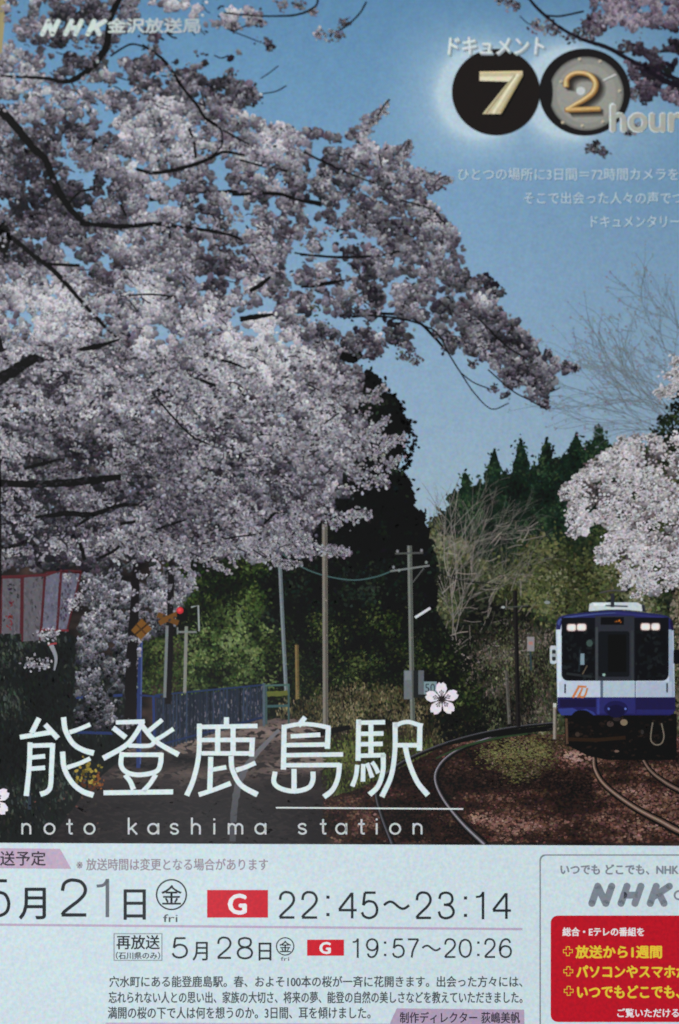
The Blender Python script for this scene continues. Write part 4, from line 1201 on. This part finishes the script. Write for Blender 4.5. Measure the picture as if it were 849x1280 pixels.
# title
TW = (214, 228, 230)
title = Print('title_lettering', poster, .01)
title.stroke([(345, 1009.6), (579, 1011.2)], 1.8, (214, 222, 222), curve=False)
title_o = title.build()
V, Hh = 6.1, 5.2
CH = [
    [([(49, 897.5), (39.5, 916.5)], V), ([(25, 921.5), (66, 915)], 5.6), ([(56.5, 905.5), (72.5, 923)], V), ([(37.8, 928), (36.5, 960), (33, 995)], V), ([(36, 932.3), (66, 931.3)], Hh), ([(66, 929), (64.5, 960), (63.3, 982), (59, 989.5), (50.5, 993)], V),
     ([(38, 947), (56.5, 945.2)], Hh), ([(38, 961), (56.5, 959.6)], Hh), ([(79.5, 896.5), (82, 913), (91, 929), (104, 937.5), (117.5, 941.5)], V + .3), ([(113, 905.5), (100, 911), (87, 915.5)], Hh), ([(78.3, 939.5), (80.5, 960), (90, 978), (103, 989), (117, 994)], V + .3), ([(113, 948), (100, 954), (84, 959.5)], Hh)],
    [([(145, 903), (181, 902)], Hh), ([(179, 901), (170, 917), (157, 932), (129, 948)], V), ([(141.5, 909.5), (157.5, 922)], V), ([(176, 905), (194, 926), (223.5, 943.5)], V), ([(203, 899.5), (185, 914.5)], Hh), ([(217, 911), (205, 919), (193, 926)], Hh), ([(160.5, 932), (187, 932), (194, 925)], Hh),
     ([(151, 943.4), (203, 943.4)], Hh), ([(152.6, 940), (151.6, 957), (160, 966), (176, 968.5), (195, 964.5), (200.6, 955), (201.6, 941)], V - .2), ([(156.5, 968.5), (163, 977), (167, 987)], V), ([(195, 968), (188, 979), (178.5, 990)], V - .3), ([(129.5, 991), (216.5, 989.8)], 5.8)],
    [([(283.2, 896.5), (283.2, 908)], V), ([(248.5, 908.8), (322, 907.4)], Hh), ([(249.5, 904.6), (248.5, 944), (242, 974), (233.5, 994.5)], V), ([(272.5, 910), (272, 942)], V), ([(291.5, 910), (291.5, 942)], V), ([(252, 925), (316, 924.8)], Hh), ([(252, 941.6), (316, 941.8)], Hh), ([(315.8, 922), (314.4, 945.6)], V),
     ([(263.6, 946), (262.4, 987)], V), ([(266, 962), (283, 959)], Hh), ([(248.5, 993.4), (268, 987), (288.6, 979)], V - .4), ([(289, 945), (290.7, 962), (301, 981), (322, 993.5)], V + .2), ([(319.5, 953.5), (307, 959), (295, 962.8)], V - .4)],
    [([(381.6, 896.4), (373, 907.5)], V - .2), ([(354, 908.8), (375, 905.2), (395, 906.2), (413, 910)], Hh), ([(355.4, 906), (354.4, 962)], V), ([(363.5, 920.4), (400.5, 918.4)], Hh), ([(357, 931.4), (410, 930.6)], Hh), ([(410.6, 908.5), (409.2, 936)], V), ([(357, 944), (429, 943)], Hh), ([(354, 956.6), (425, 956.2)], Hh),
     ([(424.6, 954), (422.6, 972), (416, 987), (405, 996.3)], V), ([(344, 964.5), (342.6, 978), (351, 985.6), (368, 989), (385, 985), (391, 976), (391.4, 964.5)], V - .2), ([(367.7, 961), (367.7, 988)], V)],
    [([(448.4, 899.4), (447.7, 951)], V - .3), ([(448, 903.4), (481.5, 902.8)], Hh), ([(463.8, 903), (463.8, 944)], V - .3), ([(449, 917.4), (479.5, 916.8)], Hh), ([(449, 930.4), (478.6, 929.8)], Hh), ([(447, 944.8), (481.3, 943.8)], Hh), ([(479.2, 942.5), (478.6, 965), (472.5, 983), (462, 993.4)], V),
     ([(446.8, 956), (445, 970), (440.4, 983)], V - .6), ([(454.2, 955), (453.8, 977)], V - .8), ([(458.8, 954), (462, 962), (465.4, 972)], V - .8), ([(465, 952.6), (469, 958), (473, 966.5)], V - .8),
     ([(494, 903), (493.7, 939), (489, 970), (477.4, 996)], V), ([(493.5, 908.4), (501, 904), (511, 902.4), (521, 905.4), (528.6, 907.4)], Hh), ([(525, 905.6), (524.4, 938.4)], V), ([(496, 931.4), (525, 931.6)], Hh), ([(506.4, 932), (511.4, 953), (521.5, 977), (535, 994)], V + .2)],
]
for strokes in CH:
    p = Print('character', title_o, .02)
    for pts, ww in strokes:
        n = len(pts)
        p.stroke(pts, [ww * 1.04, ww * .98, ww * 1.0, ww * 1.10], TW)
    p.build()

# thin latin line under the title
p = Print('subtitle_lettering', poster, .02)
LC = (196, 202, 204)
B, XH = 1043.0, 1029.0


def letter(ch, x, w_=2.3):
    r = (B - XH) / 2
    cy = (B + XH) / 2
    S = lambda pts, c=True: p.stroke(pts, w_, LC, curve=c)
    if ch == 'o':
        p.ring((x, cy), r - w_ / 2 + .4, w_, LC)
    elif ch == 'a':
        p.ring((x - .5, cy), r - w_ / 2 + .3, w_, LC); S([(x + r - 1, XH), (x + r - 1, B)])
    elif ch == 'n':
        S([(x - 5, XH), (x - 5, B)]); S([(x - 5, XH + 5), (x - 2.5, XH + 1.6), (x + 1, XH + 1.1), (x + 4.4, XH + 3.4), (x + 5, XH + 7), (x + 5, B)])
    elif ch == 'h':
        S([(x - 5, XH - 7), (x - 5, B)]); S([(x - 5, XH + 5), (x - 2.5, XH + 1.6), (x + 1, XH + 1.1), (x + 4.4, XH + 3.4), (x + 5, XH + 7), (x + 5, B)])
    elif ch == 'm':
        S([(x - 8.5, XH), (x - 8.5, B)])
        for d in (-8.5, 0):
            S([(x + d, XH + 5), (x + d + 2, XH + 1.8), (x + d + 5, XH + 1.1), (x + d + 8, XH + 3.2), (x + d + 8.5, XH + 7), (x + d + 8.5, B)])
    elif ch == 't':
        S([(x, XH - 5), (x, B - 4), (x + 1, B - 1.4), (x + 4, B - 1)]); S([(x - 4, XH + 1), (x + 4, XH + 1)])
    elif ch == 'i':
        S([(x, XH), (x, B)]); S([(x, XH - 6), (x, XH - 3.6)])
    elif ch == 'k':
        S([(x - 5, XH - 7), (x - 5, B)]); S([(x + 4.6, XH), (x - 4, cy + 1)]); S([(x - 1.5, cy - .6), (x + 5.4, B)])
    elif ch == 's':
        S([(x + 4.4, XH + 3.4), (x + 2.4, XH + 1.3), (x - 1.4, XH + 1), (x - 4.2, XH + 3), (x - 3, XH + 6), (x + 2.6, XH + 7.8), (x + 4.6, XH + 10.4), (x + 2.6, B - 1.2), (x - 1.6, B - 1), (x - 4.8, B - 3.4)])


for ch, x in zip('notokashimastation', (33, 62, 87, 112, 166, 192, 218, 245, 268, 294.5, 326, 378, 404, 427, 452, 471, 494, 522)):
    letter(ch, x)
p.build()


# printed cherry-flower emblems
def sakura(cx, cy, R, rot, label):
    p = Print('flower_emblem', poster, .02, label)
    for i in range(5):
        a = rot + i * 2 * math.pi / 5
        q = [(.12, 0), (.30, .19), (.58, .33), (.84, .27), (.99, .12), (.90, 0), (.99, -.12), (.84, -.27), (.58, -.33), (.30, -.19)]
        ca, sa = math.cos(a), math.sin(a)
        q = np.array([(cx + R * (u * ca - v * sa), cy + R * (u * sa + v * ca)) for u, v in q])
        p.poly(q, (228, 220, 230))
        for v in (-.10, 0, .10):
            L = .42 if v else .5
            p.stroke([(cx + R * .1 * ca, cy + R * .1 * sa), (cx + R * (L * ca - v * sa), cy + R * (L * sa + v * ca))], .9, (70, 58, 62), curve=False)
            p.disc((cx + R * (L * ca - v * sa), cy + R * (L * sa + v * ca)), 1.0, 1.0, (54, 44, 48), 8)
    p.disc((cx, cy), 2.2, 2.2, (40, 34, 36), 12)
    p.build()


sakura(552.5, 874, 21.5, -1.62, 'pale flower emblem above the last title character')
sakura(-9, 1001, 23, -.55, 'pale flower emblem cut by the left edge')

# head line at upper left
p = Print('broadcaster_lettering', poster, .02)
WC = (200, 212, 208)


def italic_nhk(p, cells, y0, y1, wd, col, slant):
    def S(x0, x1, pts):
        q = []
        for a, b in pts:
            y = y0 + wd / 2 + b * (y1 - y0 - wd)
            q.append((x0 + wd / 2 + a * (x1 - x0 - wd - slant) + (1 - b) * slant, y))
        p.stroke(q, wd, col, curve=False, cap=True)
    (a0, a1), (b0, b1), (c0, c1) = cells
    S(a0, a1, [(0, 1), (0, 0)]); S(a0, a1, [(0.0, 0), (1, 1)]); S(a0, a1, [(1, 1), (1, 0)])
    S(b0, b1, [(0, 1), (0, 0)]); S(b0, b1, [(1, 1), (1, 0)]); S(b0, b1, [(0, .52), (1, .52)])
    S(c0, c1, [(0, 1), (0, 0)]); S(c0, c1, [(1, 0), (.12, .58)]); S(c0, c1, [(.42, .42), (1.05, 1)])


italic_nhk(p, ((50, 76), (79, 105), (107, 134)), 23.5, 45.5, 6.2, WC, 7.5)
p.text('金沢放送局', 135, 23, 250, 41, WC, bold=.75, fade=(172, 184, 192))
p.build()

# programme logo
logo = Print('clock_logo', poster, .02)
logo.disc((620, 115), 55, 54, (34, 30, 29), 72)
logo_o = logo.build()
p = Print('clock_rim', logo_o, .02)
p.disc((731, 115), 57, 54.4, (32, 30, 31), 72)
p.build()
p = Print('clock_face', logo_o, .04)
a = np.linspace(0, 2 * math.pi, 120, endpoint=False)
for rr, cc in ((1.0, (112, 112, 108)), (.95, (138, 138, 132)), (.80, (150, 149, 143))):
    q = np.stack([733 + 46.5 * rr * np.cos(a), 117 + 46 * rr * np.sin(a)], 1)
    d = q - np.array([618, 115])
    l = np.linalg.norm(d, axis=1)
    lim = 73 + (1 - rr) * 20
    q = np.where((l < lim)[:, None], np.array([618, 115]) + d / l[:, None] * lim, q)
    p.poly(q, cc)
for x, y in ((724.6, 74), (750, 76.8), (774.5, 113.6), (701, 102), (703.5, 153), (728, 157), (753.5, 152)):
    p.disc((x, y), 2.2, 2.0, (188, 178, 156), 10)
    p.disc((x + 1.4, y + 1.8), 1.4, 1.2, (92, 90, 86), 10)
p.build()
two = [(707.5, 109), (708.5, 99), (716, 92.5), (727, 91), (738, 94.5), (744.5, 104), (741.5, 115), (731, 124), (718, 131.5), (708, 137.5)]
p = Print('clock_hand', logo_o, .02)
p.stroke([(752, 101.6), (770, 93)], 2.0, (206, 208, 206), curve=False).stroke([(752, 103), (770, 94.6)], 1, (92, 92, 90), curve=False).build()
p = Print('numeral', logo_o, .03, 'golden figure two on the clock face')
for k, (off, ww, cc) in enumerate((((7, 5), 12, (118, 116, 111)), ((6, 4.5), 9, (88, 86, 82)), ((5, 3.5), 7, (60, 56, 53)), ((2.5, 2), 7, (48, 43, 39)))):
    q = np.array(two) + np.array(off)
    p.stroke(q, ww, cc).stroke([(708 + off[0], 137 + off[1]), (748 + off[0], 136 + off[1])], ww * .8, cc, curve=False)
p.disc((726, 113.6), 5.6, 5.2, (196, 200, 200), 20)
p.stroke(two, [8.2, 6.4, 5.6, 6, 7.4, 8, 7, 5.4, 5], (140, 104, 60)).stroke([(706, 137.5), (751, 135.8)], 6.4, (150, 114, 66), curve=False)
p.stroke(np.array(two) - .6, [5.6, 4, 3.4, 3.8, 4.8, 5, 4.2, 3.2, 3], (198, 164, 108)).stroke([(708, 136.8), (750, 135)], 3.4, (206, 170, 112), curve=False)
p.stroke(np.array(two) - .9, 1.4, (226, 204, 156)).build()
p = Print('numeral', logo_o, .03, 'cream figure seven on the dark disc')
p.poly([(601, 91.5), (655.5, 90.5), (655.5, 97), (629, 145), (607, 145), (637, 104), (601, 103)], (18, 15, 14))
p.poly([(599.5, 89.5), (653.4, 88.6), (653.4, 95), (626, 142.5), (603, 142.5), (635.7, 102), (599.5, 101)], (196, 186, 152))
p.poly([(599.5, 96), (643, 95.2), (640, 99), (635.7, 102), (599.5, 101)], (224, 216, 186))
p.stroke([(648, 92), (640, 104), (616, 142)], 3.2, (226, 220, 190), curve=False).stroke([(652.4, 94), (626, 141)], 2.6, (168, 152, 112), curve=False).stroke([(644, 94), (608, 141.6)], 1.6, (150, 134, 104), curve=False)
p.stroke([(600, 90.4), (652, 89.5)], 1.4, (228, 206, 158), curve=False).build()
p = Print('logo_lettering', logo_o, .03)
p.text('ドキュメント', 561.5, 48.5, 682, 70, (150, 162, 168), bold=.6, shear=.12)
p.text('ドキュメント', 560, 46.5, 680, 68, (212, 222, 222), bold=.5, shear=.12, fade=(206, 216, 218))
p.build()
p = Print('logo_lettering', logo_o, .03)
p.text('hours', 763.6, 130.4, 868, 164.6, (206, 216, 218), bold=1.9)
p.text('hours', 765, 132, 868, 164, (168, 168, 160), bold=1.2)
p.build()

for s, x0, y0, x1, y1 in (('ひとつの場所に3日間＝72時間カメラを', 573, 210, 848, 225.5), ('そこで出会った人々の声でつ', 655, 240, 854, 255), ('ドキュメンタリー', 739, 269.5, 850, 284)):
    Print('caption_lettering', poster, .02).text(s, x0, y0, x1, y1, (176, 196, 209), bold=.22).build()

# ------------------------------------------------------------------ programme panel
GREY = (128, 134, 144)
MAUVE = (188, 166, 190)
p = Print('schedule_tab', info, .02)
p.poly([(-27, 1060), (75, 1061), (89, 1086), (-27, 1085)], MAUVE).text('放送予定', -19, 1064, 57, 1082, (60, 54, 62), bold=.35).build()
Print('notice_lettering', info, .02).text('※ 放送時間は変更となる場合があります', 96, 1073, 335, 1088, (150, 138, 150), bold=.2).build()
p = Print('rule_line', info, .01)
p.stroke([(-29, 1155.6), (320, 1158.6), (653, 1161.4)], 2.8, (184, 168, 192), curve=False).build()
p = Print('rule_line', info, .01)
p.stroke([(132, 1279.2), (488, 1280.5)], 2.0, (190, 172, 196), curve=False).build()

p = Print('date_lettering', info, .03, 'large date of the first broadcast')
W1 = 4.0
digit(p, '5', -14, 1099, 13, 1146, W1, BLACK)
p.text('月', 24, 1110, 57, 1149, BLACK, bold=.5)
digit(p, '2', 75, 1098.6, 110, 1145.8, W1 + .2, BLACK)
digit(p, '1', 121, 1098.6, 136.5, 1146.5, W1 + .4, (104, 110, 118))  # paler ink: glare over this figure is put into its colour
p.text('日', 155, 1112, 182, 1149.5, BLACK, bold=.4)
p.ring((214.4, 1118.3), 18.6, 1.8, BLACK).text('金', 202, 1106.5, 227, 1130.5, BLACK, bold=.3).text('fri', 204, 1143, 222, 1152.5, (84, 88, 92))
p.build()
p = Print('channel_badge', info, .02, 'larger red badge with a white letter')
p.rect(259, 1112.5, 335, 1147, (202, 30, 48))
o = p.build()
Print('badge_letter', o, .02).text('G', 286, 1118, 307.5, 1142.5, (228, 228, 232), bold=1.2).build()
p = Print('time_lettering', info, .03, 'large broadcast time')
W2 = 3.1
for ch, a, b in (('2', 348, 369.6), ('2', 376, 398), ('4', 422, 446.6), ('5', 451, 473), ('2', 519, 540.4), ('3', 547, 568.6), ('1', 595, 605.4), ('4', 614.6, 639.4)):
    digit(p, ch, a, 1114 + (a - 348) * .003, b, 1148.4 + (a - 348) * .003, W2, BLACK)
colon(p, 410, 1114, 1148, W2, BLACK); colon(p, 582, 1115, 1149, W2, BLACK)
wave(p, 480, 511.5, 1131.5, 4.4, W2, BLACK)
p.build()
p = Print('repeat_box', info, .02)
p.rrect(142, 1166.5, 203, 1201, .5, (150, 156, 162), line=1.2).text('再放送', 146, 1169, 199.5, 1186.5, BLACK, bold=.3).text('（石川県のみ）', 145, 1190, 200, 1199, (62, 66, 72), bold=.15)
p.build()
p = Print('date_lettering', info, .03, 'smaller date of the repeat')
digit(p, '5', 214.6, 1171.5, 235, 1198, 2.5, BLACK)
p.text('月', 241, 1177.5, 259.5, 1200.6, BLACK, bold=.25)
digit(p, '2', 271, 1171, 290, 1198.6, 2.5, BLACK); digit(p, '8', 296, 1171, 316.4, 1199, 2.5, BLACK)
p.text('日', 323.6, 1178.5, 339, 1200.6, BLACK, bold=.25)
p.ring((356.5, 1183), 10.8, 1.3, BLACK).text('金', 349.4, 1176, 363.8, 1190, BLACK, bold=.2).text('fri', 351, 1196, 361.5, 1201, (100, 104, 108))
p.build()
p = Print('channel_badge', info, .02, 'smaller red badge with a white letter')
p.rect(384, 1174.6, 430, 1194.6, (204, 30, 46))
o = p.build()
Print('badge_letter', o, .02).text('G', 400, 1178, 413, 1192, (228, 228, 232), bold=.8).build()
p = Print('time_lettering', info, .03, 'smaller repeat broadcast time')
W3 = 2.3
for ch, a, b in (('1', 441, 448.4), ('9', 457.5, 473.4), ('5', 490, 506), ('7', 508.8, 524.2), ('2', 555, 570.4), ('0', 573.4, 590), ('2', 605, 620), ('6', 623.6, 640)):
    digit(p, ch, a, 1173, b, 1197.4, W3, (52, 56, 60))
colon(p, 481.5, 1173, 1197, W3, (52, 56, 60)); colon(p, 598, 1173, 1197, W3, (52, 56, 60))
wave(p, 528, 550.5, 1185, 3, W3, (52, 56, 60))
p.build()
for s, x0, y0, x1, y1 in (('穴水町にある能登鹿島駅。春、およそ100本の桜が一斉に花開きます。出会った方々には、', 137, 1220, 653, 1234), ('忘れられない人との思い出、家族の大切さ、将来の夢、能登の自然の美しさなどを教えていただきました。', 136, 1239.4, 653, 1254), ('満開の桜の下で人は何を想うのか。3日間、耳を傾けました。', 135, 1258.6, 463, 1273.4)):
    Print('paragraph_lettering', info, .02).text(s, x0, y0, x1, y1, (74, 80, 84), bold=.2).build()
p = Print('credit_tab', info, .02)
p.poly([(496, 1260.5), (655, 1262), (656, 1299), (484, 1299), (485, 1285)], (176, 156, 182)).text('制作ディレクター 荻嶋美帆', 500, 1265, 650, 1279, (58, 52, 64), bold=.25).build()

p = Print('service_box', info, .02)
p.rrect(674.5, 1068, 921, 1299, 7, (128, 134, 142), line=1.5)
box = p.build()
Print('service_lettering', box, .02).text('いつでも どこでも、NHK', 701, 1080.6, 848, 1093, GREY, bold=.45).build()
p = Print('service_logo', box, .02)
italic_nhk(p, ((735.5, 769), (772, 805.5), (808.5, 841)), 1103.5, 1133.5, 8.6, (126, 133, 144), 7.5)
p.ring((848.5, 1119), 5.2, 2.2, (126, 133, 144)).build()
p = Print('red_panel', box, .02)
p.rrect(688.5, 1144.5, 912, 1277.5, 9, (186, 24, 40))
red = p.build()
p = Print('panel_lettering', red, .03, 'white lettering')
WT = (228, 222, 226)
p.text('総合・Eテレの番組を', 703.5, 1159.4, 805, 1170, WT, bold=.4).build()
Print('panel_lettering', red, .03, 'white lettering at the foot').text('ご覧いただける', 772, 1260.6, 848.5, 1271.6, WT, bold=.35).build()
p = Print('panel_lettering', red, .03, 'yellow lettering')
YL = (226, 194, 58)
p.text('放送から1週間', 720, 1182, 827, 1197.6, YL, bold=.7).text('パソコンやスマホか', 721, 1207, 860, 1222, YL, bold=.7).text('いつでもどこでも、', 722, 1232, 850, 1247.6, YL, bold=.7)
for cx, cy in ((710, 1189), (710.5, 1214), (711, 1238.6)):
    r1, r2 = 5.6, 2.0
    q = [(-r2, -r1), (r2, -r1), (r2, -r2), (r1, -r2), (r1, r2), (r2, r2), (r2, r1), (-r2, r1), (-r2, r2), (-r1, r2), (-r1, -r2), (-r2, -r2), (-r2, -r1)]
    p.stroke([(cx + a_, cy + b_) for a_, b_ in q], 1.2, YL, curve=False)
p.build()
print('print thickness mm', HEIGHT[0] * 1000)
